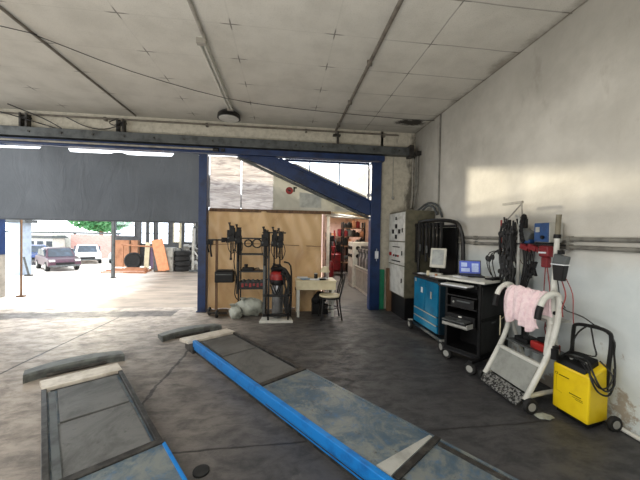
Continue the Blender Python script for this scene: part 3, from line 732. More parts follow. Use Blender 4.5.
# 5 bentwood chair (faces left)
t = thing('bentwood_chair', 'dark bentwood chair with a cream seat beside the table', 'chair', (.84, 5.33, 0))
b = MB(); b.lathe([(.05, .405), (.19, .405), (.20, .42), (.19, .435), (.05, .437)], (0, 0, 0), seg=24); b.build('seat', M_cream, t, smooth=True)
b = MB(); b.lathe([(.155, .37), (.195, .37), (.195, .405), (.155, .405), (.155, .37)], (0, 0, 0), seg=24); b.build('seat_ring', M_blackm, t, smooth=True)
for sx, sy in ((-1, -1), (-1, 1)):
    MB().tube([(sx*.14, sy*.12, .38), (sx*.155, sy*.14, .2), (sx*.185, sy*.16, 0)], .015).build('leg', M_blackm, t, smooth=True)
for sy in (-1, 1):
    MB().tube([(.2, sy*.15, 0), (.16, sy*.14, .25), (.15, sy*.15, .42)], .015).build('leg', M_blackm, t, smooth=True)
b = MB(); b.tube([(.15, -.15, .40), (.20, -.16, .60), (.24, -.13, .76), (.25, 0, .82), (.24, .13, .76), (.20, .16, .60), (.15, .15, .40)], .014, 8, 5); b.build('back_bow', M_blackm, t, smooth=True)
b = MB(); b.tube([(.17, -.07, .42), (.21, -.07, .6), (.235, 0, .72), (.21, .07, .6), (.17, .07, .42)], .01, 8, 4); b.build('inner_bow', M_blackm, t, smooth=True)
b = MB(); b.tube([(math.cos(a*PI/8)*.14, math.sin(a*PI/8)*.14, .2) for a in range(17)], .009, 6, 1); b.build('stretcher_ring', M_blackm, t, smooth=True)

# ================================================================== control cabinet
t = thing('control_cabinet', 'tall grey electrical control cabinet in the corner', 'cabinet', (2.47, 5.5, 0))
MB().box(2.145, 2.68, 5.10, 5.92, .40, 1.98).build('body', pm('olive_grey_metal', lin(104, 100, 82), lin(80, 78, 64), .6, .1), t, bevel=.006, world=True)
MB().box(2.165, 2.66, 5.12, 5.90, 0, .40).build('plinth', M_black, t, world=True)
for z0, z1 in ((1.42, 1.95), (.98, 1.40), (.42, .96)):
    MB().box(2.130, 2.147, 5.12, 5.90, z0, z1).build('door_panel', pm('cabinet_door_grey', lin(206, 206, 200), lin(180, 180, 174), .5, .1), t, bevel=.004, world=True)
for i, (y, z) in enumerate([(5.50, 1.70), (5.66, 1.60), (5.34, 1.60), (5.50, 1.50)]): MB().box(2.110, 2.131, y-.036, y+.036, z-.04, z+.04).build('meter', M_black, t, bevel=.004, world=True)
for y, z in ((5.5, 1.85),): MB().box(2.115, 2.131, y-.03, y+.03, z-.03, z+.03).build('meter', M_black, t, world=True)
for y in (5.28, 5.35, 5.42): MB().cyl((2.131, y, 1.86), (2.110, y, 1.86), .022, seg=10).build('button', M_white, t, world=True)
MB().cyl((2.131, 5.76, 1.16), (2.131-.035, 5.76, 1.16), .035, seg=12).build('main_switch', M_red, t, world=True)
for y in (5.6, 5.48, 5.38): MB().cyl((2.131, y, 1.14), (2.110, y, 1.14), .022, seg=10).build('button', M_red if y != 5.48 else M_black, t, world=True)
for k in range(6): MB().box(2.113, 2.131, 5.28+k*.075, 5.32+k*.075, 1.03, 1.05).build('toggle', M_black, t, world=True)
for k in range(5): MB().box(2.113, 2.131, 5.32+k*.075, 5.35+k*.075, 1.30, 1.315).build('toggle', M_blackm, t, world=True)
for z in (1.62, 1.2, .7): MB().box(2.115, 2.131, 5.19, 5.21, z-.04, z+.04).build('latch', M_black, t, world=True)
b = MB(); b.tube([(2.55, 5.3, 2.0), (2.6, 5.2, 2.08), (2.64, 5.05, 2.03), (2.62, 4.9, 1.9)], .022, 8); b.tube([(2.5, 5.4, 2.0), (2.58, 5.15, 2.12), (2.66, 4.95, 2.05), (2.66, 4.8, 1.85)], .018, 8)
tag(b.build('supply_hose', M_grey, smooth=True), 'grey hoses looping off the top of the control cabinet', 'hose')

# black strap rack
t = thing('strap_rack', 'black tubular rack with hanging straps between cabinet and blue cart', 'rack', (2.5, 4.75, 0))
MB().tube([(2.34, 4.98, 0), (2.34, 4.98, 1.0), (2.34, 4.98, 1.76)], .025).build('upright', M_blackm, t, world=True, smooth=True)
MB().tube([(2.34, 4.98, 1.76), (2.45, 4.6, 1.78), (2.56, 4.26, 1.74), (2.60, 4.16, 1.62), (2.63, 4.13, 1.3), (2.64, 4.12, .0)], .03, 8, 4).build('bent_tube', M_blackm, t, world=True, smooth=True)
MB().cyl((2.34, 4.98, 1.68), (2.56, 4.2, 1.68), .018).build('crossbar', M_blackm, t, world=True)
MB().box(2.62, 2.66, 4.3, 5.05, .2, 1.66).build('back_plate', M_black, t, world=True)
for k in range(8):
    y = 4.42+k*.082; l = .5+.18*((k*37) % 5)/5
    b = MB(); xo = 2.50-.16*(y-4.3)/.65; b.box(xo-.03, xo, y, y+.05, 1.70-l, 1.72); b.box(xo-.04, xo+.02, y-.005, y+.055, 1.68, 1.74); b.build('strap', M_black if k % 2 else M_rubber, t, bevel=.006, world=True)
for y, z in ((4.86, 1.32), (4.70, 1.30)): MB().box(2.465-.16*(y-4.3)/.65-.012, 2.465-.16*(y-4.3)/.65, y, y+.06, z-.06, z+.06).build('buckle', M_grey, t, world=True)

# ================================================================== blue cart
t = thing('tester_cart', 'teal blue gas tester cart on castors beside the black trolley', 'cart', (2.33, 4.23, 0))
MB().box(2.12, 2.56, 3.84, 4.62, .16, .90).build('body', M_dteal, t, bevel=.01, world=True)
for y0, y1 in ((3.86, 4.22), (4.235, 4.60)): MB().box(2.10, 2.122, y0, y1, .40, .86).build('door', M_teal, t, bevel=.005, world=True)
MB().box(2.10, 2.122, 3.86, 4.60, .28, .385).build('drawer', M_teal, t, bevel=.004, world=True)
MB().box(2.10, 2.122, 3.86, 4.60, .17, .265).build('drawer', M_teal, t, bevel=.004, world=True)
for z in (.385, .265): MB().box(2.092, 2.103, 3.88, 4.58, z, z+.012).build('pull_strip', M_lgrey, t, world=True)
MB().box(2.08, 2.58, 3.82, 4.64, .90, .925).build('top_tray', M_black, t, bevel=.005, world=True)
b = MB(); b.box(2.095, 2.1, 4.30, 4.35, .66, .74); b.build('badge', M_paper, t, world=True)
b = MB(); b.box(2.095, 2.1, 4.02, 4.06, .62, .72); b.box(2.095, 2.1, 4.52, 4.56, .80, .85); b.build('badge', M_lgrey, t, world=True)
b = MB(); b.box(2.09, 2.12, 3.62, 4.70, .10, .14); b.box(2.5, 2.56, 3.62, 4.70, .10, .14); b.box(2.06, 2.56, 3.62, 3.66, .10, .14); b.box(2.06, 2.56, 4.66, 4.70, .1, .14); b.build('base_frame', M_dteal, t, world=True)
for x, y in ((2.07, 3.66), (2.07, 4.66), (2.52, 3.66), (2.52, 4.66)):
    wheel('castor', t, (x, y, .075), .075, .04, 'X')
for x, y in ((2.07, 3.66), (2.07, 4.66)): MB().box(x-.03, x+.04, y-.02, y+.02, .14, .16).build('castor_fork', M_lgrey, t, world=True)
# monitor
t = thing('beige_monitor', 'old beige monitor on a black swivel foot on the teal cart', 'monitor', (2.33, 4.27, .925), R(-48))
t.scale = (.9, .9, .9)
MB().lathe([(.11, 0), (.11, .02), (.05, .04), (.04, .12)], (0, 0, 0)).build('foot', M_black, t, smooth=True)
b = MB(); b.box(-.13, .13, -.05, -.01, .13, .46, tilt=('X', -.18)); b.build('bezel', M_beige, t, bevel=.012)
b = MB(); b.box(-.095, .095, -.056, -.05, .18, .43, tilt=('X', -.18), piv=(0, -.03, .295)); b.build('screen', pm('grey_glass', lin(170, 174, 170), lin(140, 146, 146), .15), t)
b = MB(); b.hexa([(-.09, -.0, .16), (.09, 0, .16), (.06, .12, .18), (-.06, .12, .18)], [(-.09, -.0, .42), (.09, 0, .42), (.06, .12, .34), (-.06, .12, .34)]); b.build('housing', M_beige, t, bevel=.01)
b = MB(); b.box(-.16, .10, -.14, -.06, .0, .05); o = b.build('label_printer', M_beige, t, bevel=.008)
# cups etc. on the cart top
for i, (x, y, r_, h, m, lb) in enumerate([(2.17, 4.28, .025, .07, M_cream, 'cream cup on the teal cart front edge'), (2.18, 4.06, .02, .05, M_orange, 'small orange pot on the teal cart'), (2.24, 3.98, .02, .04, M_white, 'small white pot on the near end of the teal cart')]):
    b = MB(); b.lathe([(r_*.8, 0), (r_, h), (r_*.85, h), (r_*.7, .01)], (x, y, .925), seg=12); tag(b.build('cup', m, smooth=True), lb, 'cup')
for x, y, rz, lb in ((2.2, 4.12, .3, 'white paper slips on the teal cart top'), (2.16, 4.45, 0, 'white paper at the far end of the teal cart')):
    b = MB(); b.box(x-.05, x+.05, y-.06, y+.06, .926, .935, rot=rz); b.box(x-.04, x+.03, y-.05, y+.03, .935, .945, rot=rz+.5); tag(b.build('paper_slips', M_paper), lb, 'paper')

# ================================================================== black trolley with laptop
RZ = R(27)
t = thing('computer_trolley', 'black computer trolley with a white top board', 'trolley', (2.17, 3.06, 0), RZ)
b = MB(); b.box(0, .55, 0, .03, .16, .99); b.box(0, .55, .40, .43, .16, .99); b.box(.30, .33, 0, .43, .16, .99); b.box(0, .55, 0, .43, .16, .19); b.build('body', M_black, t, bevel=.006)
b = MB(); b.hexa([(-.04, -.06, .995), (.57, -.06, .995), (.57, .44, .995), (-.04, .55, .995)], [(-.04, -.06, 1.02), (.57, -.06, 1.02), (.57, .44, 1.02), (-.04, .55, 1.02)]); b.build('top_board', M_white, t, bevel=.004)
for z in (.47, .68, .81): MB().box(-.02, .32, .03, .40, z, z+.015).build('shelf', M_blackm, t)
b = MB(); b.box(.02, .54, -.008, 0, .60, .95); b.build('side_panel', M_blackm, t, bevel=.003)
b = MB(); b.box(.02, .54, -.008, 0, .2, .56); b.build('side_panel', M_blackm, t, bevel=.003)
MB().box(.24, .32, -.016, -.008, .52, .535).build('handle', M_grey, t)
b = MB(); b.box(-.14, .54, -.0, .05, .12, .16); b.box(.03, .54, .41, .46, .12, .16); b.box(.03, .08, .0, .46, .12, .16); b.build('base_frame', M_blackm, t, bevel=.006)
for x, y in ((-.12, .03), (.06, .43), (.50, .03), (.50, .40)): wheel('castor', t, (x, y, .068), .068, .04, 'X', world=False)
b = MB(); b.box(-.20, .0, .05, .40, .935, .95); b.box(-.03, .3, .03, .06, .93, .96); b.build('keyboard_tray', M_blackm, t)
def shape_local(name, label, cat, loc, rz): return thing(name, label, cat, loc, rz)
def W(x, y, z): return (2.17+x*math.cos(RZ)-y*math.sin(RZ), 3.06+x*math.sin(RZ)+y*math.cos(RZ), z)
t = thing('keyboard', 'white keyboard on the pull-out tray of the black trolley', 'keyboard', W(-.10, .22, .95), RZ)
MB().box(-.08, .07, -.16, .16, 0, .015).build('case', M_paper, t, bevel=.004)
b = MB()
for i in range(4):
    for j in range(12): b.box(-.065+i*.03, -.045+i*.03, -.145+j*.0245, -.127+j*.0245, .015, .02)
b.build('keys', M_lgrey, t)
t = thing('printer', 'grey printer with its paper tray out in the black trolley', 'printer', W(.12, .21, .486), RZ)
MB().box(-.16, .16, -.17, .17, .0, .12).build('case', M_black, t, bevel=.01)
MB().box(-.30, -.02, -.13, .14, .06, .075).build('upper_tray', M_grey, t)
b = MB(); b.box(-.28, .0, -.15, .15, .0, .012); b.box(-.28, -.27, -.15, .15, 0, .035); b.box(-.28, 0, -.155, -.145, 0, .05); b.build('lower_tray', M_lgrey, t)
MB().box(-.165, -.158, -.02, .02, .09, .105).build('button', M_white, t)
t = thing('desktop_computer', 'dark computer unit in the upper bay of the black trolley', 'computer', W(.12, .2, .696), RZ)
MB().box(-.15, .15, -.14, .14, 0, .10).build('case', M_blackm, t, bevel=.006)
MB().box(-.155, -.149, -.1, .06, .06, .075).build('slot', M_grey, t)
MB().cyl((-.15, .1, .05), (-.158, .1, .05), .012, seg=10).build('button', M_lgrey, t)
t = thing('laptop', 'open laptop with a blue screen on the black trolley', 'laptop', (2.36, 3.55, 1.022), R(-22))
t.scale = (.78, .78, .78)
MB().box(-.17, .17, -.24, .0, 0, .022).build('base', M_blackm, t, bevel=.004)
MB().box(-.15, .15, -.14, -.02, .022, .025).build('keys', M_black, t)
b = MB(); b.box(-.17, .17, 0, .015, .02, .25, tilt=('X', -.18), piv=(0, 0, .02)); b.build('lid', M_grey, t, bevel=.004)
b = MB(); b.box(-.155, .155, -.004, 0, .035, .235, tilt=('X', -.18), piv=(0, 0, .02)); o = b.build('screen', M_screen, t)
b = MB(); b.box(-.13, -.04, -.006, -.004, .14, .21, tilt=('X', -.18), piv=(0, 0, .02)); b.box(.03, .13, -.006, -.004, .06, .2, tilt=('X', -.18), piv=(0, 0, .02)); b.box(-.13, 0, -.006, -.004, .06, .12, tilt=('X', -.18), piv=(0, 0, .02)); b.build('screen_window', M_icon, o)
b = MB(); b.box(-.09, .09, -.05, .05, 0, .02, rot=.3); b.box(-.05, .12, -.02, .03, .02, .03, rot=.5)
o = b.build('tablet', M_black, bevel=.004); o.location = (2.44, 3.20, 1.02); tag(o, 'flat black device on the near corner of the white board', 'device')
b = MB(); b.box(-.05, .05, -.07, .07, 0, .012, rot=.2); o = b.build('paper_pad', M_paper); o.location = (2.14, 3.40, 1.02); tag(o, 'white pad behind the laptop on the white board', 'paper')

# ================================================================== cable rack (between trolley and lift cart)
t = thing('cable_rack', 'rack crowded with black test cables standing against the wall', 'rack', (2.56, 3.080, 0))
b = MB(); b.cyl((2.60, 3.190, 0), (2.60, 3.190, 1.72), .018); b.cyl((2.60, 2.950, 0), (2.60, 2.950, 1.72), .018)
b.build('pole', M_blackm, t, world=True)
MB().tube([(2.55, 2.990, .95), (2.55, 2.980, 1.5), (2.55, 2.980, 1.72), (2.57, 3.050, 1.76)], .017).build('pale_pole', M_lgrey, t, world=True, smooth=True)
b = MB(); b.box(2.52, 2.545, 2.930, 3.210, 1.885, 1.91); b.tube([(2.53, 2.940, 1.90), (2.55, 2.940, 1.7)], .009, 6, 1); b.tube([(2.53, 2.950, 1.87), (2.56, 3.250, 1.66)], .008, 6, 1); b.build('top_bracket', M_pipe, t, world=True)
MB().box(2.5, 2.6, 2.910, 3.290, .06, .09).build('foot', M_blackm, t, world=True)
rg = random.Random(11)
for k in range(11):
    y = 2.990+.02+.20*(k % 8)/8+rg.uniform(-.01, .01); x = 2.50+.04*(k//8); top = 1.72+rg.uniform(-.08, .03); l = rg.uniform(.55, .85)
    b = MB(); pts = [(x, y, top)]
    for j in range(1, 7): pts.append((x-.01+rg.uniform(-.02, .02), y+rg.uniform(-.025, .025), top-l*j/6))
    b.tube(pts, .010+.004*(k % 2), 6, 3)
    for j in range(5): b.sph((x-.015, y+rg.uniform(-.015, .015), top-l*(.15+.18*j)), .018, (1, 1, 1.6), 8)
    b.build('cable', M_cable, t, world=True, smooth=True)
for k in range(3):
    b = MB(); y = 3.230+rg.uniform(-.03, .10); z = 1.30+rg.uniform(-.05, .1)
    b.tube([(2.52, 3.190, z+.05), (2.49, y+.05, z+.02), (2.48, y+.08, z-.12), (2.5, y+.03, z-.25-.03*k)], .006, 6); b.sph((2.48, y+.08, z-.05), .022, (1, 1, 1.7), 8); b.build('lead', M_cable, t, world=True, smooth=True)
b = MB(); b.tube([(2.56, 3.270, 1.72), (2.57, 3.280, 1.5), (2.58, 3.270, 1.1)], .011, 6); labels(b.build('hose', M_redcable, t, world=True), 'dull red hose')
b = MB()
for k in range(6):
    a = k*PI/5; b.sph((2.52, 2.890+.02*math.sin(a), 1.50+.045*k), .04, (.8, .8, 1.1), 8)
b.build('clip_cluster', M_black, t, world=True)
for k in range(5):
    b = MB(); y = 2.910-.02*k
    b.tube([(2.53, y, 1.45), (2.50, y-.06-.01*k, 1.25), (2.50, y-.02, 1.0), (2.52, y+.04-.02*k, .75+.05*k)], .008, 6); b.build('lead', M_cable, t, world=True, smooth=True)

# shelf on wall with charger
t = thing('wall_shelf', 'dark narrow wall shelf carrying the blue charger', 'shelf', (2.62, 2.9, 1.44))
MB().box(2.50, 2.70, 2.53, 3.02, 1.44, 1.455).build('board', M_blackm, t, world=True)
for y in (2.66, 2.98): MB().prism([(2.53, 1.44), (2.70, 1.44), (2.70, 1.34)], y, y+.015, 'Y').build('bracket', M_blackm, t, world=True)
t = thing('battery_charger', 'small blue and grey charger box on the wall shelf', 'charger', (2.6, 2.66, 1.455))
MB().box(2.515, 2.66, 2.57, 2.74, 1.47, 1.665).build('case', M_lgrey, t, bevel=.006, world=True)
MB().box(2.503, 2.516, 2.575, 2.735, 1.475, 1.66).build('front_panel', M_boxblue, t, bevel=.003, world=True)
MB().box(2.498, 2.504, 2.67, 2.715, 1.57, 1.62).build('dial_plate', M_lgrey, t, world=True)
MB().cyl((2.503, 2.63, 1.52), (2.487, 2.63, 1.52), .018, seg=10).build('knob', M_black, t, world=True)
MB().box(2.52, 2.65, 2.58, 2.73, 1.455, 1.47).build('foot', M_black, t, world=True)
t = thing('air_tool', 'grey hand-held instrument perched beside the blue charger', 'tool', (2.55, 2.86, 1.456))
MB().box(-.04, .04, -.06, .06, .04, .14, tilt=('X', .5)).build('body', M_grey, t, bevel=.01)
MB().box(-.03, .03, -.05, .05, 0, .04).build('foot', M_boxblue, t, bevel=.005)
MB().tube([(0, .03, .12), (0, .1, .16), (0, .12, .08), (0, .08, .02)], .007, 6).build('cord', M_cable, t)
t = thing('red_reel', 'dark red device hanging below the charger', 'device', (2.50, 2.58, 1.2))
MB().box(2.465, 2.535, 2.53, 2.64, 1.33, 1.44).build('body', M_dred, t, bevel=.015, world=True)
MB().box(2.475, 2.525, 2.55, 2.62, 1.23, 1.33).build('lower_body', M_dred, t, bevel=.01, world=True)
MB().box(2.458, 2.466, 2.55, 2.63, 1.365, 1.38).build('stripe', M_paper, t, world=True)
MB().tube([(2.50, 2.57, 1.23), (2.52, 2.55, .95), (2.50, 2.58, .65), (2.53, 2.54, .5)], .005, 6).build('cable', M_redcable, t, world=True)
MB().tube([(2.52, 2.61, 1.23), (2.54, 2.64, .95), (2.53, 2.60, .65)], .005, 6).build('cable', M_redcable, t, world=True)
for i, (y, z, lb) in enumerate([(2.72, 1.42, 'red crocodile clamp under the left of the blue charger'), (2.82, 1.42, 'red crocodile clamp below the grey instrument')]):
    b = MB(); b.box(2.46, 2.5, y-.05, y+.05, z-.03, z+.02, tilt=('X', .3)); b.tube([(2.48, y-.05, z), (2.47, y-.07, z-.05)], .01, 6); b.box(2.47, 2.53, y-.01, y+.01, z+.01, 1.442)
    tag(b.build('clamp_red', M_dred, bevel=.004), lb, 'clamp')
for i, (y, lb) in enumerate([(2.76, 'black battery clamp dangling left of the dark red device'), (2.70, 'black battery clamp dangling closest to the dark red device')]):
    t = thing('battery_clamp', lb, 'clamp', (2.48, y, 1.1+.03*i))
    MB().tube([(.03, 0, .335-.03*i), (0, 0, .25), (0, .01, .14)], .008, 6).build('cable', M_cable, t)
    b = MB(); b.box(-.012, .012, -.01, .012, 0, .15, tilt=('X', .35)); b.build('jaw', M_black, t, bevel=.003)
    b = MB(); b.box(-.012, .012, -.01, .012, 0, .15, tilt=('X', -.35)); b.build('jaw', M_black, t, bevel=.003)
b = MB(); b.tube([(2.6, 2.95, 1.44), (2.62, 2.93, 1.3), (2.62, 2.99, 1.22), (2.61, 3.04, 1.3), (2.6, 3.0, 1.44)], .004, 6); tag(b.build('wire_loop', M_wood), 'thin brown wire loop under the wall shelf', 'wire')

# ================================================================== white lift cart (tube frame trolley)
t = thing('tube_trolley', 'white curved-tube wheeled trolley with a tall post', 'trolley', (2.3, 2.6, 0))
YA, YBm = 2.86, 2.34
for y in (YA, YBm):
    q = y-.055
    MB().tube([(2.10, y, .10), (2.20, y, .28), (2.30, y-.01, .50), (2.345, y-.035, .74), (2.35, q, .92), (2.335, q, 1.02), (2.27, q, 1.035), (2.20, q, .99), (2.165, q, .92)], .024, 10, 4).build('side_tube', M_white, t, world=True, smooth=True)
    MB().tube([(2.17, q, .93), (2.155, q, .885), (2.145, q, .82)], .027, 10, 2).build('hand_grip', M_black, t, world=True, smooth=True)
    yr = 2.47 if y < 2.5 else y
    MB().tube([(2.13, y, .13), (2.35, (y+yr)/2, .12), (2.60, yr, .10)], .02, 8, 2).build('floor_tube', M_white, t, world=True, smooth=True)
    MB().tube([(2.60, yr, .11), (2.48, (y+yr)/2, .4), (2.345, y, .76)], .018, 8, 2).build('rear_strut', M_white, t, world=True, smooth=True)
for x, z in ((2.25, .385), (2.345, .80)): MB().box(x-.02, x+.02, YBm, YA, z-.012, z+.02).build('crossbar', M_white, t, bevel=.006, world=True)
MB().cyl((2.275, YBm-.055, 1.01), (2.275, YA-.055, 1.01), .016).build('crossbar', M_white, t, world=True, smooth=True)
b = MB(); b.box(2.33, 2.56, YBm+.03, YA-.03, .76, .775); b.build('tray', M_lgrey, t, world=True)
b = MB(); b.box(2.30, 2.55, YBm+.03, YA-.03, .46, .475); b.build('lower_tray', M_grey, t, world=True)
b = MB(); b.hexa([(2.13, YBm+.03, .15), (2.145, YBm+.03, .15), (2.145, YA-.03, .15), (2.13, YA-.03, .15)], [(2.24, YBm+.03, .375), (2.255, YBm+.03, .375), (2.255, YA-.03, .375), (2.24, YA-.03, .375)]); b.build('back_sheet', pm('grey_sheet', lin(150, 152, 146), lin(130, 132, 126), .5), t, world=True)
def cp(u, v):
    return (2.03+.10*v, YBm+.02+(YA-YBm-.04)*u, .045+.075*v)
b = MB(); b.hexa([cp(0,0), cp(0,1), cp(1,1), cp(1,0)], [(p[0], p[1], p[2]+.012) for p in (cp(0,0), cp(0,1), cp(1,1), cp(1,0))])
for k in range(11):
    u = (k+.5)/11; p = cp(u, .5); b.box(p[0]-.03, p[0]+.03, p[1]-.006, p[1]+.006, p[2]+.004, p[2]+.016, tilt=('Y', -.64))
b.build('foot_plate', pm('checker_tread_plate', lin(150, 150, 146), lin(40, 40, 40), .5, .3, scale=45, lo=.42, hi=.56), t, world=True)
b = MB(); b.cyl((2.13, YBm-.05, .075), (2.13, YA+.05, .075), .015); b.build('axle', M_grey, t, world=True)
wheel('wheel', t, (2.12, YA+.035, .065), .065, .04, 'Y'); wheel('wheel', t, (2.12, YBm-.035, .065), .065, .04, 'Y')
wheel('rear_wheel', t, (2.60, YA, .05), .05, .03, 'Y'); wheel('rear_wheel', t, (2.60, 2.47, .05), .05, .03, 'Y')
MB().tube([(2.33, 2.37, .45), (2.365, 2.365, .9), (2.385, 2.36, 1.53)], [.032, .03, .028, .022, .02], 12, 2).build('post', M_white, t, world=True, smooth=True)
MB().cyl((2.386, 2.36, 1.53), (2.395, 2.36, 1.72), .021).build('post_tip', pm('olive_tip', lin(120, 114, 96), lin(100, 94, 78), .6), t, world=True, smooth=True)
MB().cyl((2.385, 2.36, 1.51), (2.387, 2.36, 1.545), .028).build('collar', M_black, t, world=True, smooth=True)
for z in (.55, .70, .86): MB().cyl((2.345, 2.325, z), (2.34, 2.30, z), .017, seg=10).build('bolt', M_black, t, world=True)
t = thing('instrument_box', 'dark grey instrument clamped to the tall white post', 'instrument', (2.34, 2.27, 1.15))
MB().hexa([(2.31, 2.215, 1.29), (2.36, 2.215, 1.29), (2.36, 2.335, 1.29), (2.31, 2.335, 1.29)], [(2.325, 2.20, 1.36), (2.36, 2.20, 1.36), (2.36, 2.33, 1.38), (2.325, 2.33, 1.38)]).build('head', M_grey, t, bevel=.008, world=True)
MB().hexa([(2.315, 2.24, 1.15), (2.36, 2.24, 1.15), (2.36, 2.32, 1.15), (2.315, 2.32, 1.15)], [(2.31, 2.215, 1.288), (2.36, 2.215, 1.288), (2.36, 2.33, 1.288), (2.31, 2.33, 1.288)]).build('body', M_blackm, t, bevel=.006, world=True)
MB().box(2.303, 2.36, 2.21, 2.338, 1.284, 1.292).build('strap', M_paper, t, world=True)
MB().box(2.33, 2.36, 2.26, 2.30, 1.375, 1.41).build('knob', M_black, t, world=True)
MB().box(2.36, 2.385, 2.31, 2.35, 1.2, 1.34).build('clamp', M_black, t, world=True)
MB().tube([(2.34, 2.26, 1.15), (2.36, 2.24, 1.03), (2.35, 2.26, .92), (2.37, 2.27, .84)], .005, 6).build('cable', M_redcable, t, world=True)
MB().tube([(2.33, 2.29, 1.15), (2.34, 2.27, 1.0), (2.37, 2.25, .92)], .005, 6).build('cable', M_cable, t, world=True)
MB().tube([(2.35, 2.23, 1.17), (2.37, 2.19, 1.05), (2.39, 2.2, .9), (2.42, 2.22, .8)], .004, 6).build('cable', M_redcable, t, world=True)
# things on trays
t = thing('red_toolbox', 'red machine part on the lower tray of the white trolley', 'tool', (2.42, 2.48, .475))
MB().box(-.09, .08, -.08, .08, 0, .07).build('body', M_red, t, bevel=.012)
MB().box(-.05, .05, -.05, .05, .07, .11).build('motor', M_black, t, bevel=.01)
t = thing('tool_heap', 'dark tools piled on the lower tray, left of the red part', 'tool', (2.42, 2.70, .475))
MB().box(-.08, .08, -.09, .07, 0, .05).build('tool', M_black, t, bevel=.01)
MB().cyl((-.06, -.06, .07), (.05, .06, .09), .025).build('tool', M_blackm, t)
t = thing('black_pump', 'small black pump on the side of the white trolley near the charger', 'pump', (2.33, 2.295, .47))
MB().cyl((2.33, 2.30, .47), (2.33, 2.30, .56), .03).build('body', M_black, t, world=True)
MB().box(2.31, 2.36, 2.28, 2.33, .56, .585).build('cap', M_blackm, t, world=True)
# towel over the handle bars
def prof(s):      # path over the handle bars, front hem -> top -> rear hem
    P = [(2.21, .69), (2.195, .78), (2.20, .90), (2.225, .99), (2.265, 1.045), (2.31, 1.03), (2.33, .98), (2.335, .88), (2.335, .82)]
    k = s*(len(P)-1); i = min(int(k), len(P)-2); f = k-i
    return P[i][0]*(1-f)+P[i+1][0]*f, P[i][1]*(1-f)+P[i+1][1]*f
def tw(u, v):
    x, z = prof(v); y = 2.33+.435*u
    fold = math.sin(u*30+math.sin(v*5)*1.2)*.018*(1-.35*v)+math.sin(u*53+v*7)*.008
    hem = (1-v)**3
    x -= fold*(.9 if v < .5 else -.3); z += fold*.25*(1 if .3 < v < .7 else .1)+hem*(.03*math.sin(u*9+2)+.012*math.sin(u*21))
    y += .015*math.sin(v*9+u*5)+.03*math.sin(v*4)*(.5-u)
    return (x, y, z)
t = thing('pink_towel', 'pale pink towel draped over the handles of the white trolley', 'towel', (2.2, 2.6, .8))
MB().grid(tw, 90, 40).build('cloth', M_pink, t, smooth=True, thick=.018, world=True, sub=1)

# ================================================================== yellow charger
def YW(x, y, z): return (x, y, z)
t = thing('starter_charger', 'yellow wheeled battery starter charger with a black handle', 'charger', (2.47, 2.18, 0))
A0, B0, C0, D0 = (2.355, 2.335), (2.37, 2.035), (2.61, 2.085), (2.59, 2.36)
b = MB(); b.hexa([A0+(.05,), B0+(.05,), C0+(.05,), D0+(.05,)], [A0+(.435,), (2.385, 2.04, .425), C0+(.50,), D0+(.50,)]); b.build('case', M_yellow, t, bevel=.015, world=True)
b = MB(); b.hexa([(2.36, 2.325, .42), (2.38, 2.08, .40), (2.56, 2.12, .47), (2.54, 2.36, .47)], [(2.385, 2.32, .485), (2.40, 2.09, .465), (2.56, 2.13, .53), (2.54, 2.35, .53)]); b.build('control_panel', M_black, t, bevel=.008, world=True)
b = MB(); b.hexa([(2.38, 2.31, .02), (2.39, 2.05, .02), (2.58, 2.10, .02), (2.56, 2.36, .02)], [(2.38, 2.31, .052), (2.39, 2.05, .052), (2.58, 2.10, .052), (2.56, 2.36, .052)]); b.build('chassis', M_black, t, world=True)
b = MB(); b.tube([(2.52, 2.32, .45), (2.53, 2.32, .70), (2.535, 2.30, .765), (2.56, 2.20, .78), (2.59, 2.10, .77), (2.60, 2.07, .71), (2.59, 2.08, .45), (2.59, 2.09, .3)], .015, 8, 4); b.build('handle', M_blackm, t, world=True, smooth=True)
wheel('wheel', t, (2.60, 2.03, .06), .06, .035, 'Y'); wheel('wheel', t, (2.58, 2.385, .06), .06, .035, 'Y')
for i in range(4):
    b = MB(); y = 2.29-.05*i; b.cyl((2.43+.01*i, y, .475), (2.42+.01*i, y, .50), .012, seg=10); b.build('knob', M_lgrey if i % 2 else M_black, t, world=True)
MB().box(2.45, 2.52, 2.20, 2.28, .495, .515).build('meter', M_grey, t, world=True)
def facept(u, z): return (A0[0]+(B0[0]-A0[0])*u-.002+.018*max(0, z-.3), A0[1]+(B0[1]-A0[1])*u, z)
b = MB()
b.tube([facept(.12+.035*math.cos(a*PI/3), .352+.011*math.sin(a*PI/3)) for a in range(7)], .0016, 4, 1)
for k in range(9): b.tube([facept(.20+.032*k, .347), facept(.20+.032*k+.018, .347)], .0035, 4, 1)
for k in range(9): b.tube([facept(.50+.036*k, .235), facept(.50+.036*k+.022, .235)], .003, 4, 1)
b.tube([facept(.58, .218), facept(.86, .218)], .0014, 4, 1)
b.tube([facept(.66, .206), facept(.86, .206)], .0014, 4, 1)
b.build('printed_mark', M_black, t, world=True)
b = MB(); b.tube([facept(.12, .33), facept(.12, .21), facept(.3, .20)], .001, 4, 1); b.build('panel_line', pm('amber_line', lin(170, 140, 10)), t, world=True)
b = MB()
b.tube([(2.44, 2.30, .50), (2.40, 2.20, .53), (2.42, 2.10, .50), (2.38, 2.03, .42), (2.42, 2.01, .33), (2.52, 2.02, .29), (2.60, 2.05, .33), (2.63, 2.06, .45), (2.615, 2.06, .60), (2.60, 2.06, .72), (2.57, 2.18, .795), (2.53, 2.28, .70), (2.49, 2.31, .53)], .007, 6, 4)
b.tube([(2.43, 2.26, .50), (2.44, 2.12, .53), (2.40, 2.03, .46), (2.42, 2.0, .38), (2.50, 2.01, .33), (2.60, 2.04, .36), (2.62, 2.06, .48)], .007, 6, 4)
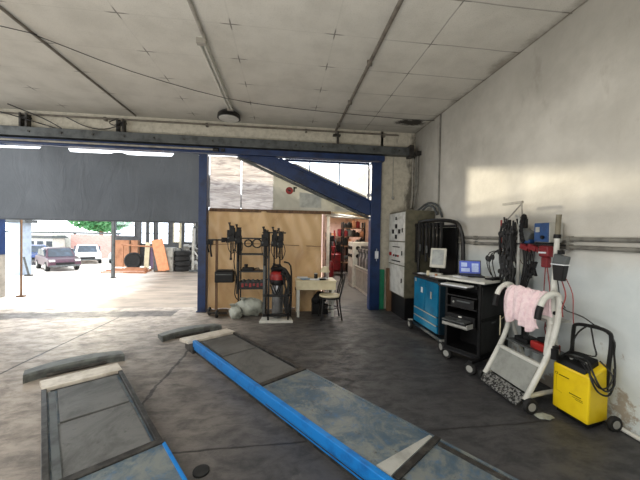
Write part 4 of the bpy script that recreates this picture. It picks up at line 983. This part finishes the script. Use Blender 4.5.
b.tube([(2.42, 2.14, .50), (2.39, 2.04, .44), (2.43, 2.01, .36), (2.52, 2.02, .36), (2.58, 2.04, .44), (2.56, 2.12, .52)], .006, 6, 4)
b.tube([(2.50, 2.3, .53), (2.46, 2.2, .56), (2.52, 2.12, .56), (2.56, 2.17, .64), (2.56, 2.2, .785)], .006, 6, 4)
b.build('cable', M_cable, t, world=True, smooth=True)
b = MB(); b.tube([(2.37, 2.30, .93), (2.42, 2.28, .89), (2.52, 2.24, .85), (2.565, 2.18, .80)], .005, 6, 4); tag(b.build('black_lead', M_cable), 'black lead stretched from the white post to the charger handle', 'cable')
b = MB(); b.cyl((2.66, 2.20, .02), (2.66, .4, .02), .016); tag(b.build('floor_pipe', M_white, smooth=True), 'white pipe on the floor along the right wall', 'pipe')
for x, y, s, lb in ((2.2, 2.25, .05, 'crumpled white rag on the floor in front of the yellow charger'),):
    b = MB(); b.sph((x, y, .008), s, (1.3, 1.0, .15), 12, .3, random.Random(3)); tag(b.build('rag', M_sack), lb, 'rag')
b = MB(); b.tube([(2.35, 2.98, .45), (2.33, 2.95, .55), (2.35, 2.98, .66), (2.4, 3.04, .6), (2.38, 3.02, .48), (2.35, 2.98, .45)], .005, 6); b.tube([(2.4, 3.04, .6), (2.5, 3.1, .62)], .005, 6)
tag(b.build('yellow_wire', M_cream), 'loop of pale wire between the black and white trolleys', 'wire')

# ================================================================== ANNEX / YARD
# far window wall with roof strip
b = MB(); Y0, Y1 = 14.0, 14.15
ops = [(-7.35, -6.5, 1.33, 2.7), (-6.30, -6.03, 1.0, 2.7), (-5.97, -5.72, 1.0, 2.7), (-5.60, -5.10, 1.0, 2.7), (-4.92, -4.62, 1.1, 2.7), (-4.47, -3.95, 1.1, 2.7), (-3.6, -2.9, 1.1, 2.7), (-2.6, -1.9, 1.1, 2.7)]
x = -7.45
for (a, c, z0, z1) in ops:
    b.box(x, a, Y0, Y1, 0, 3.0); b.box(a, c, Y0, Y1, 0, z0); b.box(a, c, Y0, Y1, z1, 3.0); x = c
b.box(x, 2.7, Y0, Y1, 0, 3.0)
M_pinkw = pm('pink_plaster', lin(206, 178, 172), lin(186, 158, 152), .8)
M_far = pm('dark_annex_wall', lin(88, 90, 92), lin(64, 66, 70), .7)
struct(b.build('wall_annex_far', M_far))
for i, (a, c, z0, z1) in enumerate(ops[:6]):
    b = MB(); b.box(a, c, Y0-.02, Y0+.02, z0-.03, z0); b.box(a, a+.03, Y0-.02, Y0+.02, z0, z1); b.box(c-.03, c, Y0-.02, Y0+.02, z0, z1); b.box(a, c, Y0-.02, Y0+.02, z0+.45, z0+.48)
    w = struct(b.build('window_%d' % (i+2), M_far if i != 4 else M_cream)); MB().box(a, c, Y0+.05, Y0+.055, z0, z1).build('pane', M_glass, w, world=True)
struct(MB().box(-5.6, -1.75, 8.5, 14.2, 3.02, 3.1).build('shade_roof_1', M_far))  # roof pieces added out of view to shade the annex floor
struct(MB().box(-7.5, -5.6, 12.2, 14.2, 3.02, 3.1).build('shade_roof_2', M_far))
struct(MB().box(.84, .90, 6.5, 12.6, 0, 2.2).build('wall_shade_divider', M_pinkw))  # partition added to keep court light out of the workshop
# posts
for loc, h, lb, m in (((-5.5, 10.4), 2.98, 'thin dark post where the sunny yard meets the covered annex', M_grey), ((-4.55, 13.8), 2.98, 'pale yellowish post among the annex windows', M_cream), ((-3.9, 13.6), 2.98, 'pale pipe post beside the heap in the annex', M_lgrey)):
    b = MB(); b.box(loc[0]-.04, loc[0]+.04, loc[1]-.04, loc[1]+.04, 0, h); b.box(loc[0]-.07, loc[0]+.07, loc[1]-.07, loc[1]+.07, 0, .02)
    tag(b.build('annex_post', m), lb, 'post')
# orange crate corner: boards, panel, barrier
t = thing('orange_panel', 'brown orange board panel under the first annex window', 'panel', (-6.75, 13.7, 0))
MB().box(-7.3, -6.2, 13.7, 13.75, 0, 1.15).build('boards', M_orange, t, world=True)
for x in (-7.25, -6.6, -6.25): MB().box(x, x+.05, 13.66, 13.7, 0, 1.15).build('batten', M_wood, t, world=True)
t = thing('pallet_heap', 'low orange boards over a pinkish stain on the annex floor', 'heap', (-5.6, 11.7, 0))
for k in range(9):
    MB().box(-6.6+.08*k, -5.0-.04*k, 11.6+.09*k, 11.68+.09*k, 0, .05+.03*(k % 4), rot=.25*((k % 3)-1)*.4).build('board', M_orange, t, world=True)
MB().box(-6.5, -5.1, 11.6, 12.3, 0, .07).build('base', pm('pinkish_floor_stain', lin(214, 178, 160), lin(190, 150, 132), .8), t, world=True)  # low slab standing in for a pinkish stain on the floor
for i, (x, y, w, h, ti, m, lb) in enumerate([(-5.45, 12.7, .18, 1.1, .05, M_cream, 'yellow board leaning upright in the annex'), (-5.3, 12.75, .12, .95, -.1, pm('violet_board', lin(120, 100, 130)), 'dull violet board leaning beside the yellow one'), (-5.05, 12.7, .3, 1.2, .02, pm('brown_board', lin(150, 110, 84)), 'brown board leaning in the annex between violet and orange boards'), (-4.66, 11.98, .40, 1.25, -.22, pm('bright_orange_board', lin(236, 160, 116), lin(220, 140, 100)), 'bright orange board leaning on the grey cabinets')]):
    t = thing('leaning_board', lb, 'board', (x, y, 0))
    MB().box(-w/2, w/2, -.02, .02, 0.03, h, tilt=('Y', ti)).build('board', m, t)
    MB().box(-w/2, w/2, -.03, .03, 0, .05).build('end_batten', M_wood, t)
b = MB(); b.cyl((-6.3, 12.5, 1.0), (-5.02, 12.46, .93), .03); b.cyl((-6.25, 12.5, 0), (-6.25, 12.5, 1.0), .02); b.cyl((-5.05, 12.46, 0), (-5.05, 12.46, .93), .02)
tag(b.build('barrier_rail', M_orange), 'pale orange rail standing across the board stack', 'rail')
def tyre(loc, r, w, lb, grp=None, flat=False):
    t = thing('car_tyre', lb, 'tyre', loc, 0, grp)
    ax = 'Z' if flat else 'Y'; c = (0, 0, w/2 if flat else r)
    MB().lathe([(r*.58, -w*.4), (r*.85, -w*.5), (r, -w*.3), (r, w*.3), (r*.85, w*.5), (r*.58, w*.4), (r*.58, -w*.4)], c, ax, 20).build('rubber', M_rubber, t, smooth=True)
    MB().lathe([(.03, -w*.2), (r*.57, -w*.2), (r*.57, w*.2), (.03, w*.2)], c, ax, 16).build('rim', M_grey, t, smooth=True)
    return t
tyre((-6.05, 12.9, 0), .34, .22, 'car tyre standing before the brown orange panel')
for k in range(4): tyre((-4.0+.02*(k % 2), 12.35, .2*k), .30, .20, ['bottom', 'second', 'third', 'topmost'][k]+' tyre of the stack right of the grey cabinets', 'tyre stack in the annex', True)
for x0, x1, h, m, lb in ((-4.95, -4.62, .98, M_grey, 'dark grey left cabinet in the annex'), (-4.6, -4.24, .92, M_lgrey, 'pale grey right cabinet in the annex')):
    t = thing('metal_cabinet', lb, 'cabinet', ((x0+x1)/2, 12.3, 0))
    MB().box(x0, x1, 12.08, 12.5, 0, h).build('body', m, t, bevel=.01, world=True)
    MB().box(x0+.02, x1-.02, 12.06, 12.085, .06, h-.06).build('door', m, t, world=True)
    MB().box(x1-.07, x1-.05, 12.04, 12.06, h*.5, h*.62).build('handle', M_blackm, t, world=True)
rg = random.Random(21)
t = thing('scrap_heap', 'grey heap of scrap and wrapped parts in the annex', 'heap', (-4.0, 13.1, 0))
b = MB()
for k in range(26):
    a = rg.uniform(0, 1); b.box(*(lambda cx, cy, cz, s: (cx-s, cx+s, cy-s, cy+s, max(0, cz-s), cz+s))(-4.5+1.0*a, 13.0+rg.uniform(-.2, .4), rg.uniform(.05, .95-.4*abs(a-.5)), rg.uniform(.07, .16)), rot=rg.uniform(0, 1.5), tilt=('X', rg.uniform(-.6, .6)))
b.build('scrap', M_lgrey, t, world=True)
b = MB()
for k in range(14): b.sph((-4.4+rg.uniform(0, 1.0), 12.85+rg.uniform(-.1, .2), rg.uniform(.15, 1.0)), rg.uniform(.07, .15), (1, 1, .8), 10, .15, rg)
b.build('dark_scrap', M_black, t, world=True)
t = thing('engine_hoist', 'dark hoist frame standing near the blue gate post in the annex', 'hoist', (-3.2, 12.0, 0))
MB().box(-3.6, -3.0, 11.9, 11.98, .02, .1).build('base', M_grey, t, world=True)
MB().box(-3.5, -3.42, 11.9, 11.98, .1, 1.7).build('mast', M_lgrey, t, world=True)
MB().tube([(-3.46, 11.94, 1.7), (-3.3, 11.9, 1.75), (-3.1, 11.9, 1.6)], .04).build('boom', M_grey, t, world=True)
MB().tube([(-3.4, 11.9, .8), (-3.25, 11.85, .6), (-3.1, 11.9, .5)], .03).build('lever', M_lgrey, t, world=True)

# yard: boundary wall, brick wall, cars, tree, house, pillar
struct(MB().box(-50, -19.5, 30, 30.2, -1, 1.2).build('wall_yard_white', M_white))
struct(MB().box(-19.5, -15.5, 30, 30.2, -1, 1.2).build('wall_yard_brick', M_brick))
t = thing('yard_shed', 'low pale shed with a grey roof behind the parked cars', 'building', (-20.6, 28.5, -1))
MB().box(-21.8, -19.6, 28, 29.4, -1, .85).build('wall', pm('pale_shed', lin(200, 200, 190)), t, world=True)
MB().prism([(-22, .85), (-19.4, .85), (-19.7, 1.08), (-21.7, 1.08)], 27.9, 29.6).build('roof', M_grey, t, world=True)
for x in (-21.5, -20.8, -20.1): MB().box(x, x+.45, 27.97, 28, 0, .6).build('window', M_darkglass, t, world=True)
t = thing('yard_canopy', 'long flat grey canopy edge over the yard boundary', 'canopy', (-24, 30.6, -1))
MB().box(-45, -15.5, 30.4, 30.8, 1.25, 1.42).build('roof_edge', M_grey, t, world=True)
for x in (-40, -30, -19.6, -15.8): MB().box(x, x+.15, 30.5, 30.65, -1, 1.25).build('post', M_grey, t, world=True)
t = thing('yard_pillar', 'pale blue grey pillar with a flat cap in the yard', 'pillar', (-8.85, 11.1, 0))
MB().box(-9.05, -8.65, 11.0, 11.4, 0, 1.75).build('shaft', pm('pillar_blue_grey', lin(180, 196, 214), lin(160, 176, 196)), t, world=True)
MB().box(-9.15, -8.5, 10.95, 11.45, 1.75, 1.85).build('cap', M_grey, t, world=True)
t = thing('yard_bollard', 'dark leaning sign post at the foot of the pillar', 'post', (-8.35, 10.9, 0))
MB().box(-8.45, -8.25, 10.85, 10.95, 0, .04).build('foot', M_blackm, t, world=True); MB().cyl((-8.35, 10.9, .03), (-8.5, 10.9, .62), .03).build('pole', M_grey, t, world=True)
def car(name, label, loc, rz, body, L=4.2, Wd=1.7, H=1.42):
    t = thing(name, label, 'car', loc, rz)
    lo = [(-.5*L, .32), (-.5*L, .62), (-.46*L, .78), (-.22*L, .88), (.30*L, .92), (.47*L, .86), (.5*L, .6), (.5*L, .32)]
    MB().prism(lo, -Wd/2, Wd/2).build('body', body, t, bevel=.06)
    cab = [(-.24*L, .86), (-.10*L, H-.04), (-.04*L, H), (.2*L, H), (.28*L, H-.06), (.40*L, .90)]
    b = MB(); n = len(cab)
    b._add([(p[0], -Wd/2+.06+.14*(p[1]-.86)/.5, p[1]) for p in cab]+[(p[0], Wd/2-.06-.14*(p[1]-.86)/.5, p[1]) for p in cab], [tuple(range(n))[::-1], tuple(range(n, 2*n))]+[(i,(i+1)%n,n+(i+1)%n,n+i) for i in range(n)])
    b.build('cabin', body, t, bevel=.03)
    for s in (-1, 1):
        y = s*(Wd/2-.03)
        MB().prism([(-.19*L, .92), (-.09*L, H-.1), (.06*L, H-.08), (.06*L, .94)], y-.09 if s > 0 else y, y+.0 if s > 0 else y+.09).build('side_window', M_darkglass, t)
        MB().prism([(.075*L, .94), (.075*L, H-.08), (.22*L, H-.1), (.33*L, .95)], y-.09 if s > 0 else y, y+.0 if s > 0 else y+.09).build('side_window', M_darkglass, t)
    b = MB(); b.hexa([(-.245*L-.01, -.62, .88), (-.245*L+.02, -.62, .88), (-.245*L+.02, .62, .88), (-.245*L-.01, .62, .88)], [(-.105*L-.02, -.54, H-.05), (-.105*L+.02, -.54, H-.05), (-.105*L+.02, .54, H-.05), (-.105*L-.02, .54, H-.05)]); b.build('windscreen', M_darkglass, t)
    b = MB(); b.box(-.5*L-.01, -.5*L+.05, -.45, .45, .4, .56); b.build('grille', M_black, t)
    for s in (-1, 1):
        MB().box(-.5*L-.02, -.45*L, s*.62-.14, s*.62+.14, .62, .74).build('headlight', M_lampface, t, bevel=.02)
        for x in (-.31*L, .31*L):
            o = wheel('wheel', t, (x, s*(Wd/2-.08), .31), .31, .2, 'Y', world=False)
    MB().box(-.5*L-.02, -.5*L+.12, -Wd/2+.05, Wd/2-.05, .3, .42).build('bumper', M_grey, t, bevel=.03)
    return t
M_cred = pm('maroon_car_paint', lin(70, 36, 52), lin(56, 30, 46), .3); M_cwhite = pm('white_car_paint', lin(236, 236, 236), lin(220, 220, 220), .25)
M_cblue = pm('dark_blue_car_paint', lin(48, 70, 120), lin(38, 56, 100), .25); M_csil = pm('silver_car_paint', lin(190, 198, 206), lin(176, 182, 190), .25)
car('parked_car', 'dark maroon car parked in the yard, nearest the camera', (-14.7, 21.4, -1.004), R(136), M_cred, 3.7, 1.6, 1.42)
car('parked_car', 'white car parked in the middle of the yard', (-15.8, 26.2, -1.004), R(122), M_cwhite, 3.9, 1.7, 1.42)
car('parked_car', 'dark blue car parked behind the maroon car', (-19.0, 25.3, -1.004), R(128), M_cblue, 4.0, 1.65, 1.40)
car('parked_car', 'silver car parked at the right end of the yard row', (-13.4, 26.9, -1.004), R(112), M_csil, 4.0, 1.65, 1.42)
t = thing('yard_tree', 'green leafy tree behind the brick wall', 'tree', (-19.2, 34, -1))  # crown enlarged above the visible part to block the low sun
MB().tube([(0, 0, 0), (.05, 0, 2), (0, 0, 5.2)], .2, 8).build('trunk', M_wood, t)
b = MB(); rg = random.Random(9)
for k in range(7000):
    a = rg.uniform(0, 2*PI); ph = rg.uniform(0, PI); rr = rg.uniform(.3, 1)**.5
    c = Vector((4.6*rr*math.sin(ph)*math.cos(a), 2.6*rr*math.sin(ph)*math.sin(a), 6.1+3.6*rr*math.cos(ph)))
    u = Vector((rg.uniform(-1, 1), rg.uniform(-1, 1), rg.uniform(-1, 1))).normalized()*.22; w = u.orthogonal().normalized()*.14
    b._add([c-u, c-w, c+u, c+w], [(0, 1, 2, 3)])
o = b.build('foliage', M_leaf, t)

# right annex: workshop seen past the tarp edge
struct(MB().box(1.2, 2.7, 12.5, 12.6, 0, 2.4).build('wall_workshop_pink', M_pinkw))
struct(MB().box(2.66, 2.695, 6.3, 12.5, 0, 2.4).build('wall_workshop_side', pm('salmon_plaster', lin(176, 142, 124), lin(150, 120, 104), .8)))
t = thing('workshop_canopy', 'light timber canopy over the workshop beyond the tarp', 'canopy', (1.9, 9, 2.2))
MB().box(.95, 2.65, 7.0, 12.5, 2.30, 2.32).build('roof', trans_mat('corrugated_translucent_roof', lin(226, 214, 186), lin(206, 192, 160), .75, 3, .1), t, world=True)
for y in (7.6, 8.6, 9.8, 11.2): MB().box(.9, 2.65, y, y+.08, 2.2, 2.30).build('rafter', M_white, t, world=True)
MB().box(1.25, 1.33, 7.6, 12.4, 2.14, 2.2).build('purlin', M_white, t, world=True)
for a, c in (((.95, 8.2, 2.06), (2.6, 9.0, 2.16)), ((1.0, 9.2, 2.1), (2.5, 8.1, 2.0)), ((1.1, 7.9, 2.1), (2.4, 8.2, 1.98))): MB().cyl(a, c, .03, seg=6).build('brace', M_lgrey, t, world=True)
b = MB(); b.box(1.27, 1.36, 8.9, 9.0, 0, 2.14); b.box(1.24, 1.39, 8.87, 9.03, 0, .04)
tag(b.build('white_post', M_white), 'white post holding the workshop canopy', 'post')
t = thing('air_compressor', 'red air compressor tank in the workshop beyond the tarp', 'compressor', (2.0, 11.3, 0))
MB().lathe([(.02, .12), (.2, .14), (.30, .22), (.30, .78), (.2, .86), (.02, .88)], (0, 0, 0)).build('tank', M_dred, t, smooth=True)
MB().box(-.2, .2, -.15, .15, .88, 1.1).build('pump', M_dred, t, bevel=.03)
MB().cyl((-.1, -.05, 1.1), (-.1, -.05, 1.7), .03).build('pipe', M_dred, t)
MB().lathe([(.02, 0), (.16, 0), (.16, .04), (.02, .04)], (.1, -.2, 1.05), 'Y').build('flywheel', M_black, t)
for s in (-1, 1): MB().box(s*.2-.02, s*.2+.02, -.02, .02, 0, .2).build('foot', M_black, t)
t = thing('storage_shelf', 'dark storage shelf full of parts behind the compressor', 'shelf', (2.0, 12.2, 0))
for x in (1.35, 2.6): MB().box(x, x+.04, 12.0, 12.4, 0, 1.9).build('upright', M_blackm, t, world=True)
for z in (.5, 1.05, 1.45): MB().box(1.35, 2.64, 12.0, 12.4, z, z+.03).build('shelf_board', M_wood, t, world=True)
rg = random.Random(31)
for k in range(14):
    z = (.53, 1.08, 1.48)[k % 3]; x = 1.42+.25*(k//3)+rg.uniform(0, .04); h = rg.uniform(.12, .3)
    m = [M_black, M_dred, M_grey, M_orange, M_blackm][k % 5]; cn = ['black', 'dark red', 'grey', 'orange', 'sooty black'][k % 5]
    b = MB(); b.box(x, x+.18, 12.02, 12.25, z, z+h); b.box(x+.03, x+.15, 12.0, 12.02, z+.03, z+h-.03)
    tag(b.build('parts_box', m, bevel=.01), 'small '+cn+' parts box on the '+{.53: 'bottom', 1.08: 'middle', 1.48: 'top'}[z]+' shelf behind the compressor', 'box', 'parts boxes on the workshop shelf')
t = thing('parts_washer', 'white machine with dark gauges standing left in the workshop row', 'machine', (2.2, 8.8, 0))
MB().box(1.98, 2.6, 8.45, 9.1, 0, 1.32).build('body', M_white, t, bevel=.02, world=True)
for x in (2.12, 2.3, 2.46):
    for z in (1.15, .92): MB().cyl((x, 8.45, z), (x, 8.42, z), .06, seg=12).build('gauge', M_black, t, world=True)
for y in (8.6, 8.8, 9.0):
    for z in (1.15, .92): MB().cyl((1.98, y, z), (1.955, y, z), .05, seg=10).build('gauge', M_black, t, world=True)
MB().box(1.97, 1.982, 8.5, 9.05, .1, .6).build('door', M_lgrey, t, world=True)
t = thing('test_bench', 'white bench with rows of dark pump cylinders in the workshop', 'machine', (2.3, 7.6, 0))
MB().box(2.06, 2.6, 6.9, 8.4, 0, .62).build('cabinet', M_white, t, bevel=.01, world=True)
MB().box(2.02, 2.62, 6.88, 8.42, .62, .66).build('top', M_lgrey, t, world=True)
MB().box(2.2, 2.6, 6.95, 8.38, .66, 1.22).build('machine_block', M_blackm, t, world=True)
for k in range(9):
    y = 7.0+.155*k
    MB().lathe([(.02, .67), (.055, .67), (.055, .9), (.03, .95), (.03, 1.05), (.05, 1.07), (.05, 1.15), (.02, 1.16)], (2.12, y, 0), seg=10).build('cylinder', M_chrome if k % 2 else M_grey, t, world=True, smooth=True)
MB().box(2.055, 2.065, 7.0, 7.65, .08, .56).build('door', M_lgrey, t, world=True); MB().box(2.055, 2.065, 7.7, 8.35, .08, .56).build('door', M_lgrey, t, world=True)
t = thing('parts_rack', 'dark parts rack standing behind the white workshop machines', 'shelf', (2.3, 9.75, 0))
for x in (1.9, 2.6):
    for y in (9.6, 9.88): MB().box(x, x+.04, y, y+.04, 0, 1.95).build('upright', M_blackm, t, world=True)
for z in (.6, 1.16, 1.46, 1.74): MB().box(1.9, 2.64, 9.6, 9.92, z, z+.025).build('shelf_board', M_wood, t, world=True)
for k in range(14):
    z = (1.185, 1.485, 1.765)[k % 3]; x = 1.95+.135*(k//3); h = (.22, .17, .12, .2)[k % 4]
    b = MB(); b.box(x, x+.115, 9.62, 9.8, z, z+h); b.cyl((x+.055, 9.7, z+h), (x+.055, 9.7, z+h+.03), .035, seg=10)
    m = [M_black, M_dred, M_blackm, M_orange, M_grey][k % 5]
    tag(b.build('storage_tin', m, bevel=.008), ['black', 'dark red', 'sooty', 'orange', 'grey'][k % 5]+' tin on the dark rack behind the white workshop machines', 'tin', 'tins on the workshop rack')
t = thing('hand_pump', 'dark red upright pump beside the compressor in the workshop', 'pump', (1.62, 10.4, 0))
MB().lathe([(.02, 0), (.14, 0), (.14, .5), (.08, .6), (.02, .62)], (0, 0, 0)).build('tank', M_dred, t, smooth=True)
MB().cyl((0, 0, .6), (0, 0, 1.5), .035).build('column', M_blackm, t)
MB().box(-.12, .12, -.05, .05, 1.3, 1.5).build('head', M_black, t, bevel=.02)
MB().tube([(.1, 0, 1.4), (.2, -.02, 1.1), (.12, -.04, .7)], .02).build('hose', M_rubber, t)
t = thing('bicycle_frame', 'dark bent tube frame leaning by the tarp edge outside', 'frame', (1.0, 8.6, 0))
MB().tube([(.92, 8.6, .02), (.98, 8.6, .8), (1.05, 8.6, 1.25), (1.12, 8.6, .9), (1.1, 8.6, .02)], .02).build('tube', M_blackm, t, world=True)
MB().box(.9, 1.14, 8.55, 8.65, .7, .74).build('bar', M_red, t, world=True)

# ================================================================== CAMERA, WORLD, LIGHT
cam = bpy.data.cameras.new('camera'); co = bpy.data.objects.new('camera', cam); COL.objects.link(co)
yaw, pit, rol = .1194, -.0154, .0176
cam.sensor_width = 36; cam.lens = 298.5/640*36; cam.clip_start = .05
f = Vector((math.sin(yaw)*math.cos(pit), math.cos(yaw)*math.cos(pit), math.sin(pit)))
r0 = Vector((math.cos(yaw), -math.sin(yaw), 0)); u0 = r0.cross(f)
# image rotated clockwise by rol: camera rolls counter-clockwise
r = r0*math.cos(rol)+u0*math.sin(rol); u = -r0*math.sin(rol)+u0*math.cos(rol)
m = Matrix((r, u, -f)).transposed().to_4x4(); m.translation = (0, 0, 1.5)
co.matrix_world = m
scn.camera = co

wd = bpy.data.worlds.new('sky'); scn.world = wd; wd.use_nodes = True
nt = wd.node_tree; bg = nt.nodes['Background']
bg.inputs[0].default_value = (.90, .95, 1.0, 1); bg.inputs[1].default_value = 3.6

def area(name, loc, rot, sx, sy, power, col, spread=180):
    l = bpy.data.lights.new(name, 'AREA'); l.shape = 'RECTANGLE'; l.size = sx; l.size_y = sy; l.energy = power; l.color = col; l.spread = R(spread)
    o = bpy.data.objects.new(name, l); COL.objects.link(o); o.location = loc; o.rotation_euler = rot; return o
sun = bpy.data.lights.new('sun', 'SUN'); sun.energy = 6.5; sun.angle = R(3); sun.color = (1, .86, .62)
so = bpy.data.objects.new('sun', sun); COL.objects.link(so)
dirn = Vector((1.7, -3, -.70)); so.rotation_euler = dirn.to_track_quat('-Z', 'Y').to_euler()
area('ceiling_fill', (-2.5, -.8, 3.5), (0, 0, 0), 5, 3, 230, (1, .98, .94))  # soft fill added overhead, behind the camera
area('workshop_fill', (1.7, 8.6, 2.12), (0, 0, 0), .5, 2.5, 22, (1, .95, .9))  # fill added under the canopy to brighten the workshop
area('workshop_rear_fill', (1.9, 11.2, 2.1), (0, 0, 0), .5, 1.2, 26, (1, .93, .88))  # second added fill, for the back of the workshop
area('floor_up_fill', (-1.2, -.8, .25), (R(180-12), 0, 0), 4, 2, 170, (1, .98, .94))  # fill added behind the camera, aimed up to lift the ceiling
area('annex_floor_fill', (-4.3, 7.3, 3.1), (0, 0, 0), 2.4, 1.4, 170, (1, .96, .9))  # fill added outside the gate to brighten the floor there
area('left_side_fill', (-6.8, 3, 3.0), (0, R(-60), 0), 3, 5, 185, (.94, .97, 1))  # fill added from the left to brighten the right wall

scn.view_settings.view_transform = 'Standard'
scn.view_settings.look = 'None'
scn.view_settings.exposure = .1
scn.cycles.max_bounces = 8
scn.cycles.sample_clamp_indirect = 6
